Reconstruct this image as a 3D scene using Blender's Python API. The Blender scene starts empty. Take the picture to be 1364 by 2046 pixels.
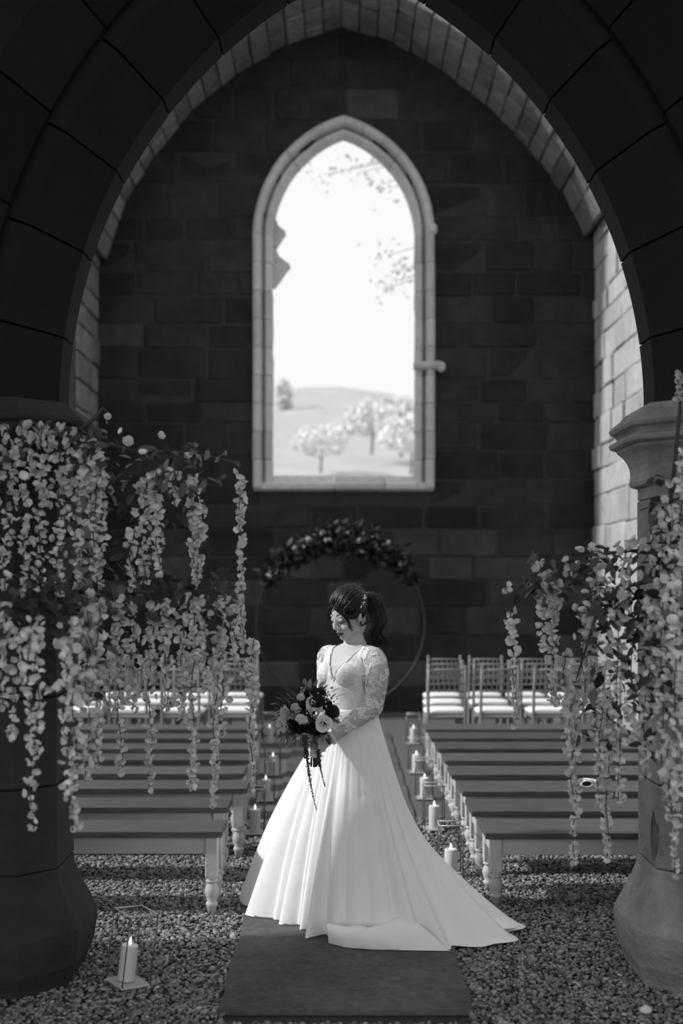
import bpy, bmesh, math, random
import numpy as np
from mathutils import Vector, Matrix, Euler
random.seed(7)
rng = np.random.default_rng(7)
PI = math.pi
S = bpy.context.scene
COL = S.collection

# ------------------------------------------------------------------ camera, sky, sun, exposure
F = 2400.0            # focal length in pixels of the 1364 x 2046 frame
CX, HY, EYE = 682.0, 1150.0, 1.76
cam = bpy.data.cameras.new('camera')
cam.sensor_fit = 'VERTICAL'
cam.sensor_height = 36.0
cam.sensor_width = 24.0
cam.lens = 36.0 * F / 2046.0
cam.shift_y = (HY - 1023.0) / 2046.0
cam.clip_end = 600
cam.dof.use_dof = True
cam.dof.focus_distance = 6.0
cam.dof.aperture_fstop = 1.5
camo = bpy.data.objects.new('camera', cam)
camo.location = (0, 0, EYE)
camo.rotation_euler = (PI / 2, 0, 0)
COL.objects.link(camo)
S.camera = camo

W = bpy.data.worlds.new('overcast_sky')
S.world = W
W.use_nodes = True
bg = W.node_tree.nodes['Background']
bg.inputs['Color'].default_value = (1, 1, 1, 1)
bg.inputs['Strength'].default_value = 0.96

sun = bpy.data.lights.new('sun', 'SUN')
sun.energy = 3.3
sun.angle = math.radians(3.0)
suno = bpy.data.objects.new('sun', sun)
SUN_DIR = Vector((-0.75, -0.12, 0.60)).normalized()      # towards the sun
suno.rotation_euler = SUN_DIR.to_track_quat('Z', 'Y').to_euler()
COL.objects.link(suno)

S.view_settings.view_transform = 'Standard'
S.view_settings.look = 'None'
S.view_settings.gamma = 1.0
S.view_settings.exposure = 0.0
S.view_settings.use_curve_mapping = False

def P(x, y, d):
    """point seen at pixel x, y at distance d"""
    return Vector(((x - CX) * d / F, d, EYE - (y - HY) * d / F))

# ------------------------------------------------------------------ materials
def nn(nt, t, **kw):
    n = nt.nodes.new(t)
    for k, v in kw.items():
        setattr(n, k, v)
    return n

def mmath(nt, op, a, b=None):
    n = nn(nt, 'ShaderNodeMath', operation=op)
    for i, v in enumerate((a, b)):
        if v is None: continue
        if isinstance(v, (int, float)): n.inputs[i].default_value = v
        else: nt.links.new(v, n.inputs[i])
    return n.outputs[0]

def M(name, v, rough=0.85, var=0.0, nscale=6.0, bump=0.0, bscale=40.0, rand=0.0, spec=0.3,
      stretch=(1, 1, 1), coords='pos', detail=5.0, trans=0.0, attr=None, blotch=0.0, sheen=0.0, emit=0.0, metal=0.0):
    m = bpy.data.materials.new(name)
    m.use_nodes = True
    nt = m.node_tree
    b = nt.nodes['Principled BSDF']
    b.inputs['Roughness'].default_value = rough
    b.inputs['Specular IOR Level'].default_value = spec
    b.inputs['Metallic'].default_value = metal
    if sheen:
        b.inputs['Sheen Weight'].default_value = sheen
    L = nt.links.new
    if coords == 'pos':
        vec = nn(nt, 'ShaderNodeNewGeometry').outputs['Position']
    else:
        vec = nn(nt, 'ShaderNodeTexCoord').outputs['Object']
    mp = nn(nt, 'ShaderNodeMapping')
    mp.inputs['Scale'].default_value = stretch
    L(vec, mp.inputs['Vector'])
    vec = mp.outputs['Vector']
    val = None
    if attr:
        a = nn(nt, 'ShaderNodeAttribute', attribute_name=attr)
        val = mmath(nt, 'MULTIPLY', a.outputs['Fac'], v)
    else:
        cv = nn(nt, 'ShaderNodeValue'); cv.outputs[0].default_value = v
        val = cv.outputs[0]
    if var:
        n = nn(nt, 'ShaderNodeTexNoise')
        n.inputs['Scale'].default_value = nscale
        n.inputs['Detail'].default_value = detail
        n.inputs['Roughness'].default_value = 0.65
        L(vec, n.inputs['Vector'])
        f = mmath(nt, 'ADD', mmath(nt, 'MULTIPLY', mmath(nt, 'SUBTRACT', n.outputs['Fac'], 0.5), var * 2.6), 1.0)
        val = mmath(nt, 'MULTIPLY', val, mmath(nt, 'MAXIMUM', f, 0.15))
    if blotch:
        n = nn(nt, 'ShaderNodeTexNoise')
        n.inputs['Scale'].default_value = 1.6
        n.inputs['Detail'].default_value = 3
        L(vec, n.inputs['Vector'])
        f = mmath(nt, 'ADD', mmath(nt, 'MULTIPLY', mmath(nt, 'SUBTRACT', n.outputs['Fac'], 0.5), blotch * 3), 1.0)
        val = mmath(nt, 'MULTIPLY', val, mmath(nt, 'MAXIMUM', f, 0.2))
    if rand:
        oi = nn(nt, 'ShaderNodeObjectInfo')
        f = mmath(nt, 'ADD', mmath(nt, 'MULTIPLY', mmath(nt, 'SUBTRACT', oi.outputs['Random'], 0.5), 2 * rand), 1.0)
        val = mmath(nt, 'MULTIPLY', val, f)
    cc = nn(nt, 'ShaderNodeCombineColor')
    for i in range(3): L(val, cc.inputs[i])
    L(cc.outputs[0], b.inputs['Base Color'])
    if bump:
        n = nn(nt, 'ShaderNodeTexNoise')
        n.inputs['Scale'].default_value = bscale
        n.inputs['Detail'].default_value = 6
        L(vec, n.inputs['Vector'])
        bp = nn(nt, 'ShaderNodeBump')
        bp.inputs['Strength'].default_value = bump
        bp.inputs['Distance'].default_value = 0.02
        L(n.outputs['Fac'], bp.inputs['Height'])
        L(bp.outputs['Normal'], b.inputs['Normal'])
    if trans:
        tr = nn(nt, 'ShaderNodeBsdfTranslucent')
        L(cc.outputs[0], tr.inputs['Color'])
        mx = nn(nt, 'ShaderNodeMixShader')
        mx.inputs['Fac'].default_value = trans
        L(b.outputs[0], mx.inputs[1]); L(tr.outputs[0], mx.inputs[2])
        L(mx.outputs[0], nt.nodes['Material Output'].inputs['Surface'])
    if emit:
        b.inputs['Emission Color'].default_value = (1, 1, 1, 1)
        b.inputs['Emission Strength'].default_value = emit
    return m

mt = {}
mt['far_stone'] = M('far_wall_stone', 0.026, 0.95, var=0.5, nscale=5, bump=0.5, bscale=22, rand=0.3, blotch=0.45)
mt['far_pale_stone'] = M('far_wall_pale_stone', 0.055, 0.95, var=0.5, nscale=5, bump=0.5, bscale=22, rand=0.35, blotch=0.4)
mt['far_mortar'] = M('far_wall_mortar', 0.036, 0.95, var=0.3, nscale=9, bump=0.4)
mt['pale_stone'] = M('sunlit_pale_stone', 0.42, 0.95, var=0.28, nscale=7, bump=0.6, bscale=16, rand=0.12, blotch=0.2)  # side wall: base colour raised to carry sunlit brightness
mt['pale_mortar'] = M('sunlit_pale_mortar', 0.36, 0.95, var=0.3, nscale=9, bump=0.4)
mt['vault_stone'] = M('vault_stone', 0.19, 0.95, var=0.6, nscale=8, bump=0.6, bscale=18, rand=0.3)
mt['frame_stone'] = M('window_stone', 0.52, 0.9, var=0.22, nscale=9, bump=0.35, bscale=30, rand=0.12)
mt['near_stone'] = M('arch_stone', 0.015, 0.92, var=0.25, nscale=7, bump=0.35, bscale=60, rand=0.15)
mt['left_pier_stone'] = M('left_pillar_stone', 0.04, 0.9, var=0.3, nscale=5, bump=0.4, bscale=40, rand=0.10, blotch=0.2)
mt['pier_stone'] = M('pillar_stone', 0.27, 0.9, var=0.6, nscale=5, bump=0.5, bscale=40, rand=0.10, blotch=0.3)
mt['shade_wall'] = M('unseen_shade_wall', 0.05, 0.95, var=0.3, nscale=3, bump=0.2)  # for the added walls and ceiling that block light
mt['soil'] = M('gravel_bed', 0.05, 0.95, var=0.5, nscale=60, bump=0.9, bscale=90)
mt['pebble'] = M('pebble', 1.0, 0.75, attr='shade', spec=0.35)
mt['far_gravel'] = M('distant_gravel', 0.13, 0.95, var=0.55, nscale=45, bump=1.0, bscale=55)
mt['carpet'] = M('carpet_pile', 0.13, 0.98, var=0.45, nscale=22, bump=0.5, bscale=420, blotch=0.35, spec=0.05)
mt['bench_top'] = M('dark_stained_wood', 0.085, 0.5, var=0.75, nscale=7, bump=0.12, bscale=14, stretch=(0.7, 9, 9), rand=0.2, spec=0.3)
mt['bench_paint'] = M('chalk_paint', 0.50, 0.6, var=0.10, nscale=9, bump=0.08, bscale=60, rand=0.05)
mt['chair_wood'] = M('limewash_wood', 0.24, 0.45, var=0.15, nscale=20, rand=0.12)
mt['cushion'] = M('white_cushion_cloth', 0.86, 0.8, var=0.04, nscale=15)
mt['wax'] = M('candle_wax', 0.74, 0.5, var=0.03, nscale=20)
mt['flame'] = M('candle_flame', 0.9, 0.5, emit=1.6)
mt['wick'] = M('wick', 0.03, 0.9)
mt['leaf'] = M('dark_leaf', 0.075, 0.5, rand=0.7, spec=0.5, trans=0.2)
mt['pale_leaf'] = M('grey_leaf', 0.22, 0.55, rand=0.4, spec=0.4, trans=0.25)
mt['petal'] = M('pale_petal', 0.88, 0.65, rand=0.22, trans=0.35)
mt['petal_mass'] = M('pale_petal_cluster', 0.95, 0.65, attr='shade', trans=0.35)
mt['leaf_mass'] = M('foliage_cluster', 1.0, 0.55, attr='shade', trans=0.2, spec=0.4)
mt['vine'] = M('vine_stem', 0.06, 0.8)
mt['white_petal'] = M('white_petal', 0.78, 0.6, trans=0.25, rand=0.1)
mt['dark_petal'] = M('dark_petal', 0.025, 0.6, rand=0.5)
mt['grey_flower'] = M('thistle_head', 0.45, 0.8, rand=0.2, var=0.4, nscale=150)
mt['tassel'] = M('amaranth_tassel', 0.06, 0.9, var=0.4, nscale=160)
mt['satin'] = M('ivory_satin', 0.88, 0.40, sheen=0.15, spec=0.4, bump=0.35, bscale=5.5, detail=1)
mt['hair'] = M('dark_hair', 0.014, 0.38, spec=0.4)
mt['hair_loose'] = M('sunlit_hair_strand', 0.22, 0.35, spec=0.8, trans=0.4)  # far paler than the hair: backlit glow put into the colour
mt['pearl'] = M('pearl', 0.85, 0.2, spec=0.7)
mt['metal'] = M('hoop_metal', 0.05, 0.6, metal=0.3)
mt['steel'] = M('polished_edge', 0.55, 0.25, spec=0.8)
mt['outdoor'] = M('hazed_meadow', 0.42, 0.95, var=0.2, nscale=0.3)  # distance haze put into the pale base colour
mt['meadow'] = M('short_grass', 0.22, 0.95, var=0.2, nscale=0.5)
mt['tree_leaf'] = M('hazy_tree_leaf', 0.50, 0.9, rand=0.15, trans=0.35)
mt['branch_leaf'] = M('branch_leaf', 0.30, 0.8, rand=0.25, trans=0.5)
mt['bark'] = M('bark', 0.25, 0.9, var=0.3, nscale=10)
mt['black'] = M('dark_hollow', 0.02, 0.9)

# clear glass: thin sheet, mirror reflection by Fresnel
g = bpy.data.materials.new('clear_glass'); g.use_nodes = True
nt = g.node_tree; nt.nodes.clear()
o_ = nn(nt, 'ShaderNodeOutputMaterial'); tr = nn(nt, 'ShaderNodeBsdfTransparent'); gl = nn(nt, 'ShaderNodeBsdfGlossy')
tr.inputs['Color'].default_value = (0.94, 0.94, 0.94, 1)
gl.inputs['Roughness'].default_value = 0.02
fw = nn(nt, 'ShaderNodeLayerWeight'); fw.inputs['Blend'].default_value = 0.5
fac_g = mmath(nt, 'ADD', mmath(nt, 'MULTIPLY', mmath(nt, 'POWER', fw.outputs['Facing'], 5.0), 0.6), 0.025)
mx = nn(nt, 'ShaderNodeMixShader')
nt.links.new(fac_g, mx.inputs[0]); nt.links.new(tr.outputs[0], mx.inputs[1]); nt.links.new(gl.outputs[0], mx.inputs[2])
nt.links.new(mx.outputs[0], o_.inputs[0])
mt['glass'] = g

def lace(name, sheer, scale):
    """white lace: solid motifs and a fine net, see-through between the threads"""
    m = bpy.data.materials.new(name); m.use_nodes = True
    nt = m.node_tree; b = nt.nodes['Principled BSDF']; L = nt.links.new
    b.inputs['Base Color'].default_value = (0.82, 0.82, 0.82, 1)
    b.inputs['Roughness'].default_value = 0.75
    vec = nn(nt, 'ShaderNodeTexCoord').outputs['Object']
    big = nn(nt, 'ShaderNodeTexNoise'); big.inputs['Scale'].default_value = scale * 0.22; big.inputs['Detail'].default_value = 1.5
    L(vec, big.inputs['Vector'])
    v1 = nn(nt, 'ShaderNodeTexVoronoi', feature='DISTANCE_TO_EDGE'); v1.inputs['Scale'].default_value = scale * 0.9
    L(vec, v1.inputs['Vector'])
    v2 = nn(nt, 'ShaderNodeTexVoronoi', feature='DISTANCE_TO_EDGE'); v2.inputs['Scale'].default_value = scale * 2.4
    L(vec, v2.inputs['Vector'])
    motif = mmath(nt, 'GREATER_THAN', big.outputs['Fac'], 0.51 if sheer else 0.46)
    holes = mmath(nt, 'LESS_THAN', v1.outputs['Distance'], 0.20)
    solid = mmath(nt, 'MULTIPLY', motif, holes)
    net = mmath(nt, 'MULTIPLY', mmath(nt, 'LESS_THAN', v2.outputs['Distance'], 0.10), 0.30)
    fac = mmath(nt, 'MAXIMUM', solid, net)
    if sheer:
        fac = mmath(nt, 'MAXIMUM', fac, 0.12)
        t = nn(nt, 'ShaderNodeBsdfTransparent')
        mx = nn(nt, 'ShaderNodeMixShader')
        L(fac, mx.inputs[0]); L(t.outputs[0], mx.inputs[1]); L(b.outputs[0], mx.inputs[2])
        L(mx.outputs[0], nt.nodes['Material Output'].inputs['Surface'])
    else:
        val = mmath(nt, 'ADD', mmath(nt, 'MULTIPLY', fac, 0.14), 0.70)
        cc = nn(nt, 'ShaderNodeCombineColor')
        for i in range(3): L(val, cc.inputs[i])
        L(cc.outputs[0], b.inputs['Base Color'])
    bp = nn(nt, 'ShaderNodeBump'); bp.inputs['Strength'].default_value = 0.6; bp.inputs['Distance'].default_value = 0.003
    L(fac, bp.inputs['Height']); L(bp.outputs[0], b.inputs['Normal'])
    return m
mt['lace_sheer'] = lace('sheer_lace', True, 120)
mt['lace'] = lace('lined_lace', False, 100)

sk = bpy.data.materials.new('skin'); sk.use_nodes = True
nt = sk.node_tree; b = nt.nodes['Principled BSDF']
a = nn(nt, 'ShaderNodeAttribute', attribute_name='shade')
cc = nn(nt, 'ShaderNodeCombineColor')
for i in range(3): nt.links.new(a.outputs['Fac'], cc.inputs[i])
nt.links.new(cc.outputs[0], b.inputs['Base Color'])
b.inputs['Roughness'].default_value = 0.5
b.inputs['Specular IOR Level'].default_value = 0.35
mt['skin'] = sk

# ------------------------------------------------------------------ mesh helpers
class MB:
    def __init__(self):
        self.v = []; self.f = []
    def add(self, vs, fs):
        o = len(self.v)
        self.v.extend([tuple(p) for p in vs])
        self.f.extend([tuple(i + o for i in f) for f in fs])
        return self
    def box(self, c, s, R=None):
        c = Vector(c); hx, hy, hz = s[0] / 2, s[1] / 2, s[2] / 2
        vs = [Vector((x, y, z)) for z in (-hz, hz) for y in (-hy, hy) for x in (-hx, hx)]
        if R is not None: vs = [R @ p for p in vs]
        return self.add([p + c for p in vs], [(0, 2, 3, 1), (4, 5, 7, 6), (0, 1, 5, 4), (2, 6, 7, 3), (0, 4, 6, 2), (1, 3, 7, 5)])
    def cbox(self, c, s, ch, R=None):
        """box with chamfered edges"""
        c = Vector(c); h = [s[0] / 2, s[1] / 2, s[2] / 2]
        ch = min(ch, min(h) * 0.9)
        vs = []; idx = {}
        for sx in (-1, 1):
            for sy in (-1, 1):
                for sz in (-1, 1):
                    for ax in range(3):
                        p = [sx * (h[0] - ch), sy * (h[1] - ch), sz * (h[2] - ch)]
                        p[ax] = (sx, sy, sz)[ax] * h[ax]
                        idx[(sx, sy, sz, ax)] = len(vs); vs.append(Vector(p))
        fs = []
        for ax in range(3):
            o = [i for i in range(3) if i != ax]
            for sg in (-1, 1):
                q = []
                for (a, b_) in ((-1, -1), (1, -1), (1, 1), (-1, 1)):
                    k = [0, 0, 0]; k[ax] = sg; k[o[0]] = a; k[o[1]] = b_
                    q.append(idx[(k[0], k[1], k[2], ax)])
                fs.append(q)
        for ax in range(3):
            o = [i for i in range(3) if i != ax]
            for a in (-1, 1):
                for b_ in (-1, 1):
                    q = []
                    for sg, order in ((-1, (o[0], o[1])), (1, (o[1], o[0]))):
                        k = [0, 0, 0]; k[ax] = sg; k[o[0]] = a; k[o[1]] = b_
                        for t in order: q.append(idx[(k[0], k[1], k[2], t)])
                    fs.append(q)
        for sx in (-1, 1):
            for sy in (-1, 1):
                for sz in (-1, 1):
                    fs.append([idx[(sx, sy, sz, t)] for t in range(3)])
        if R is not None: vs = [R @ p for p in vs]
        return self.add([p + c for p in vs], fs)
    def tube(self, pts, rad, n=8, cap=True):
        pts = [Vector(p) for p in pts]
        if isinstance(rad, (int, float)): rad = [rad] * len(pts)
        rings = []; ref = None
        for i, p in enumerate(pts):
            t = (pts[min(i + 1, len(pts) - 1)] - pts[max(i - 1, 0)])
            if t.length < 1e-9: t = Vector((0, 0, 1))
            t.normalize()
            if ref is None:
                ref = Vector((1, 0, 0)) if abs(t.x) < 0.8 else Vector((0, 1, 0))
            u = ref - t * ref.dot(t)
            if u.length < 1e-6: u = t.orthogonal()
            u.normalize(); w = t.cross(u); ref = u
            r = rad[i]
            ra, rb = (r, r) if isinstance(r, (int, float)) else r
            rings.append([p + u * (ra * math.cos(2 * PI * k / n)) + w * (rb * math.sin(2 * PI * k / n)) for k in range(n)])
        vs = [p for r in rings for p in r]; fs = []
        for i in range(len(rings) - 1):
            for k in range(n):
                a = i * n + k; b_ = i * n + (k + 1) % n
                fs.append((a, b_, b_ + n, a + n))
        if cap:
            fs.append(tuple(reversed(range(n)))); o = (len(rings) - 1) * n
            fs.append(tuple(range(o, o + n)))
        return self.add(vs, fs)
    def lathe(self, prof, n=14, c=(0, 0, 0), cap=True):
        c = Vector(c); vs = []; fs = []
        for r, z in prof:
            for k in range(n):
                a = 2 * PI * k / n
                vs.append(c + Vector((r * math.cos(a), r * math.sin(a), z)))
        for i in range(len(prof) - 1):
            for k in range(n):
                a = i * n + k; b_ = i * n + (k + 1) % n
                fs.append((a, b_, b_ + n, a + n))
        if cap:
            fs.append(tuple(reversed(range(n)))); o = (len(prof) - 1) * n
            fs.append(tuple(range(o, o + n)))
        return self.add(vs, fs)
    def ell(self, c, r, R=None, nu=16, nv=10):
        c = Vector(c); vs = [Vector((0, 0, -r[2]))]; fs = []
        for i in range(1, nv):
            th = -PI / 2 + PI * i / nv
            for k in range(nu):
                a = 2 * PI * k / nu
                vs.append(Vector((r[0] * math.cos(th) * math.cos(a), r[1] * math.cos(th) * math.sin(a), r[2] * math.sin(th))))
        vs.append(Vector((0, 0, r[2]))); top = len(vs) - 1
        for k in range(nu):
            fs.append((0, 1 + (k + 1) % nu, 1 + k))
            fs.append((top, 1 + (nv - 2) * nu + k, 1 + (nv - 2) * nu + (k + 1) % nu))
        for i in range(nv - 2):
            for k in range(nu):
                a = 1 + i * nu + k; b_ = 1 + i * nu + (k + 1) % nu
                fs.append((a, b_, b_ + nu, a + nu))
        if R is not None: vs = [R @ p for p in vs]
        return self.add([p + c for p in vs], fs)
    def mesh(self, name, smooth=False, recalc=True):
        me = bpy.data.meshes.new(name)
        me.from_pydata(self.v, [], self.f)
        if recalc:
            bm = bmesh.new(); bm.from_mesh(me)
            bmesh.ops.recalc_face_normals(bm, faces=bm.faces)
            bm.to_mesh(me); bm.free()
        if smooth:
            me.polygons.foreach_set('use_smooth', [True] * len(me.polygons))
        me.update()
        return me
    def build(self, name, mat, parent=None, smooth=False, loc=None):
        return link(name, self.mesh(name, smooth), mat, parent, loc)

def link(name, me, mat=None, parent=None, loc=None, rot=None, scale=None):
    o = bpy.data.objects.new(name, me)
    COL.objects.link(o)
    if mat is not None and len(me.materials) == 0: me.materials.append(mat)
    if parent is not None: o.parent = parent
    if loc is not None: o.location = loc
    if rot is not None: o.rotation_euler = rot
    if scale is not None: o.scale = scale
    return o

def thing(name, label, cat, loc=(0, 0, 0), rz=0.0, group=None):
    o = bpy.data.objects.new(name, None)
    o.empty_display_size = 0.1
    COL.objects.link(o)
    o.location = loc; o.rotation_euler = (0, 0, rz)
    return tag(o, label, cat, group)

def tag(o, label=None, cat=None, group=None, kind=None):
    if label: o['label'] = label
    if cat: o['category'] = cat
    if group: o['group'] = group
    if kind: o['kind'] = kind
    return o

CHILD = {}
def kids(o):
    return [c for c in COL.objects if c.parent == o] if o not in CHILD else CHILD[o]

def copy_tree(root, loc=None, rz=None, label=None, group=None):
    def rec(o, par):
        c = o.copy(); COL.objects.link(c)
        if par is not None: c.parent = par
        for ch in list(o.children): rec(ch, c)
        return c
    c = rec(root, None)
    if loc is not None: c.location = loc
    if rz is not None: c.rotation_euler[2] = rz
    if label: c['label'] = label
    if group: c['group'] = group
    return c
# ------------------------------------------------------------------ the setting: floor
def quad_grid(name, x0, x1, y0, y1, z, mat):
    mb = MB(); mb.add([(x0, y0, z), (x1, y0, z), (x1, y1, z), (x0, y1, z)], [(0, 1, 2, 3)])
    return mb.build(name, mat)
floor = MB()
floor.box((0, 6.35, -0.1), (8.4, 18.7, 0.2))
fo = floor.build('floor', mt['soil']); tag(fo, 'pebble strewn chapel floor', None, kind='structure')
fg = quad_grid('gravel_bed', -4.2, 4.2, 8.6, 15.7, 0.004, mt['far_gravel']); fg.parent = fo

# loose pebbles as real geometry (one piece of stuff)
def pebbles(n, x0, x1, y0, y1, r0, r1, skip):
    t = (1 + 5 ** .5) / 2
    iv = np.array([(-1, t, 0), (1, t, 0), (-1, -t, 0), (1, -t, 0), (0, -1, t), (0, 1, t), (0, -1, -t), (0, 1, -t), (t, 0, -1), (t, 0, 1), (-t, 0, -1), (-t, 0, 1)], float)
    iv /= np.linalg.norm(iv[0])
    ifc = np.array([(0, 11, 5), (0, 5, 1), (0, 1, 7), (0, 7, 10), (0, 10, 11), (1, 5, 9), (5, 11, 4), (11, 10, 2), (10, 7, 6), (7, 1, 8), (3, 9, 4), (3, 4, 2), (3, 2, 6), (3, 6, 8), (3, 8, 9), (4, 9, 5), (2, 4, 11), (6, 2, 10), (8, 6, 7), (9, 8, 1)])
    x = rng.uniform(x0, x1, n); y = rng.uniform(y0, y1, n)
    keep = np.ones(n, bool)
    for (a, b, c, d) in skip: keep &= ~((x > a) & (x < b) & (y > c) & (y < d))
    keep &= np.abs(x) < 0.30 * y + 0.35
    x = x[keep]; y = y[keep]; n = len(x)
    r = rng.uniform(r0, r1, n) * (1 + (rng.random(n) < 0.05) * 0.5)
    sc = np.stack([r * rng.uniform(0.9, 1.6, n), r * rng.uniform(0.7, 1.1, n), r * rng.uniform(0.5, 0.85, n)], 1)
    v = iv[None] * sc[:, None, :] * rng.uniform(0.85, 1.12, (n, 12, 1))
    a = rng.uniform(0, 2 * PI, n); ca, sa = np.cos(a)[:, None], np.sin(a)[:, None]
    tl = rng.uniform(-0.5, 0.5, n); ct, st = np.cos(tl)[:, None], np.sin(tl)[:, None]
    vx = v[:, :, 0] * ct + v[:, :, 2] * st; vz = -v[:, :, 0] * st + v[:, :, 2] * ct; vy = v[:, :, 1]
    X = vx * ca - vy * sa + x[:, None]; Y = vx * sa + vy * ca + y[:, None]
    Z = vz + (rng.uniform(0.0, 0.013, n))[:, None]
    V = np.stack([X, Y, Z], 2).reshape(-1, 3)
    Fc = (ifc[None] + (np.arange(n) * 12)[:, None, None]).reshape(-1)
    sh = np.clip(rng.normal(0.20, 0.10, n), 0.04, 0.6)
    return V, Fc, np.repeat(sh, 12)
parts_ = [pebbles(66000, -2.1, 2.3, 4.45, 7.5, 0.0070, 0.0120, [(-0.47, 0.51, 4.7, 20)]),
          pebbles(9000, -2.0, 2.2, 7.5, 8.7, 0.008, 0.013, [(-0.48, 0.52, 4.7, 20)])]
V = np.concatenate([p[0] for p in parts_]); off = len(parts_[0][0])
Fc = np.concatenate([parts_[0][1], parts_[1][1] + off]); SH = np.concatenate([p[2] for p in parts_])
def raw_mesh(name, V, Fc, shade=None, smooth=True):
    me = bpy.data.meshes.new(name)
    nt_ = len(Fc) // 3
    me.vertices.add(len(V)); me.vertices.foreach_set('co', V.astype(np.float32).ravel())
    me.loops.add(len(Fc)); me.loops.foreach_set('vertex_index', Fc.astype(np.int32))
    me.polygons.add(nt_)
    me.polygons.foreach_set('loop_start', np.arange(0, len(Fc), 3, dtype=np.int32))
    me.polygons.foreach_set('loop_total', np.full(nt_, 3, np.int32))
    if smooth: me.polygons.foreach_set('use_smooth', np.ones(nt_, bool))
    if shade is not None:
        at = me.attributes.new('shade', 'FLOAT', 'POINT'); at.data.foreach_set('value', shade.astype(np.float32))
    me.update(); me.validate()
    return me
pm = raw_mesh('gravel', V, Fc, SH)
gr = link('gravel', pm, mt['pebble']); tag(gr, 'loose rounded grey gravel around the aisle carpet', 'gravel', kind='stuff')

# aisle carpet, thin slab with ragged front end
cm = MB(); nseg = 40; y0, y1 = 4.80, 13.4
for i in range(nseg + 1):
    y = y0 + (y1 - y0) * i / nseg
    wob = 0.006 * math.sin(i * 1.7)
    cm.v += [(-0.495 + wob, y, 0.002), (-0.495 + wob, y, 0.022), (0.528 + wob, y, 0.022), (0.528 + wob, y, 0.002)]
for i in range(nseg):
    a = i * 4
    for k in range(3): cm.f.append((a + k, a + k + 1, a + k + 5, a + k + 4))
cm.f.append((0, 1, 2, 3))
co = cm.build('aisle_carpet', mt['carpet']); tag(co, 'worn dark aisle carpet running under the bride up to the hoop', 'carpet')

# ------------------------------------------------------------------ stones
STONES = []
for k in range(6):
    b_ = MB(); b_.cbox((0, 0, 0), (1, 1, 1), 0.045)
    r_ = random.Random(k)
    b_.v = [(x + r_.uniform(-.012, .012), y + r_.uniform(-.03, .03), z + r_.uniform(-.02, .02)) for x, y, z in b_.v]
    STONES.append(b_.v); 
STONE_F = b_.f
stone_cache = {}
def stone(mat, parent, c, size, R=None, name='stone'):
    k = random.randrange(6)
    key = (mat.name, k)
    if key not in stone_cache:
        q = MB(); q.v = list(STONES[k]); q.f = list(STONE_F)
        me = q.mesh('stone_block'); me.materials.append(mat); stone_cache[key] = me
    o = bpy.data.objects.new(name, stone_cache[key]); COL.objects.link(o)
    o.parent = parent; o.location = c; o.scale = size
    if R is not None: o.rotation_euler = R
    return o

# window outline at the far wall
WD = 15.40
WC = 0.029; SPR = 6.12; SILL = 3.04
def arch_half(hw, rise, z, spring):
    if z <= spring: return hw
    c = (rise * rise - hw * hw) / (2 * hw); R_ = hw + c
    d = R_ * R_ - (z - spring) ** 2
    return max(math.sqrt(d) - c, 0) if d > 0 else 0.0
def arch_path(hw, rise, zb, spring, nj, na):
    """points up the right jamb and over to the apex, local x >= 0"""
    pts = [(hw, zb + (spring - zb) * i / nj) for i in range(nj)]
    c = (rise * rise - hw * hw) / (2 * hw); R_ = hw + c
    th = math.atan2(rise, c)
    pts += [(R_ * math.cos(th * i / na) - c, spring + R_ * math.sin(th * i / na)) for i in range(na + 1)]
    return pts

# far room outline (chapel vault) at the far wall
VAULT = [(3.24, 0.0), (3.24, 4.2), (3.22, 5.4), (3.12, 6.1), (2.82, 6.7), (2.40, 7.25), (1.85, 7.8), (1.28, 8.25), (0.68, 8.6), (0.0, 8.82),
         (-0.70, 8.58), (-1.36, 8.2), (-1.92, 7.72), (-2.41, 7.15), (-2.78, 6.55), (-3.02, 5.8), (-3.1, 5.0), (-3.12, 4.0), (-3.12, 0.0)]
def vault_x(z, side):
    pts = VAULT[:10] if side > 0 else VAULT[9:][::-1]
    for (xa, za), (xb, zb) in zip(pts[:-1], pts[1:]):
        if za <= z <= zb: return xa + (xb - xa) * (z - za) / (zb - za)
    return 0.0

# wall_back core (mortar) with the window hole, made of strips
wb = MB(); OHW, ORISE = 1.08, 1.45
zs = [-0.2] + list(np.linspace(0, SILL - 0.12, 5)) + list(np.linspace(SILL - 0.1, SPR, 5)) + list(np.linspace(SPR, SPR + ORISE, 22)) + [8.2, 9.6]
for za, zb in zip(zs[:-1], zs[1:]):
    if zb - za < 1e-6: continue
    for sgn in (-1, 1):
        def hx(z): return 0.0 if (z < SILL - 0.11 or z > SPR + ORISE) else arch_half(OHW, ORISE, z, SPR)
        a = hx(za + 1e-4); b_ = hx(zb - 1e-4)
        xo = 4.0
        vs = []
        for yy in (WD + 0.012, WD + 0.42):
            vs += [(WC + sgn * a, yy, za), (sgn * xo, yy, za), (sgn * xo, yy, zb), (WC + sgn * b_, yy, zb)]
        wb.add(vs, [(0, 1, 2, 3), (4, 7, 6, 5), (0, 3, 7, 4)])
wall_back = wb.build('wall_back', mt['far_mortar']); tag(wall_back, 'dark coursed stone end wall around the tall pointed window', None, kind='structure')
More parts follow.
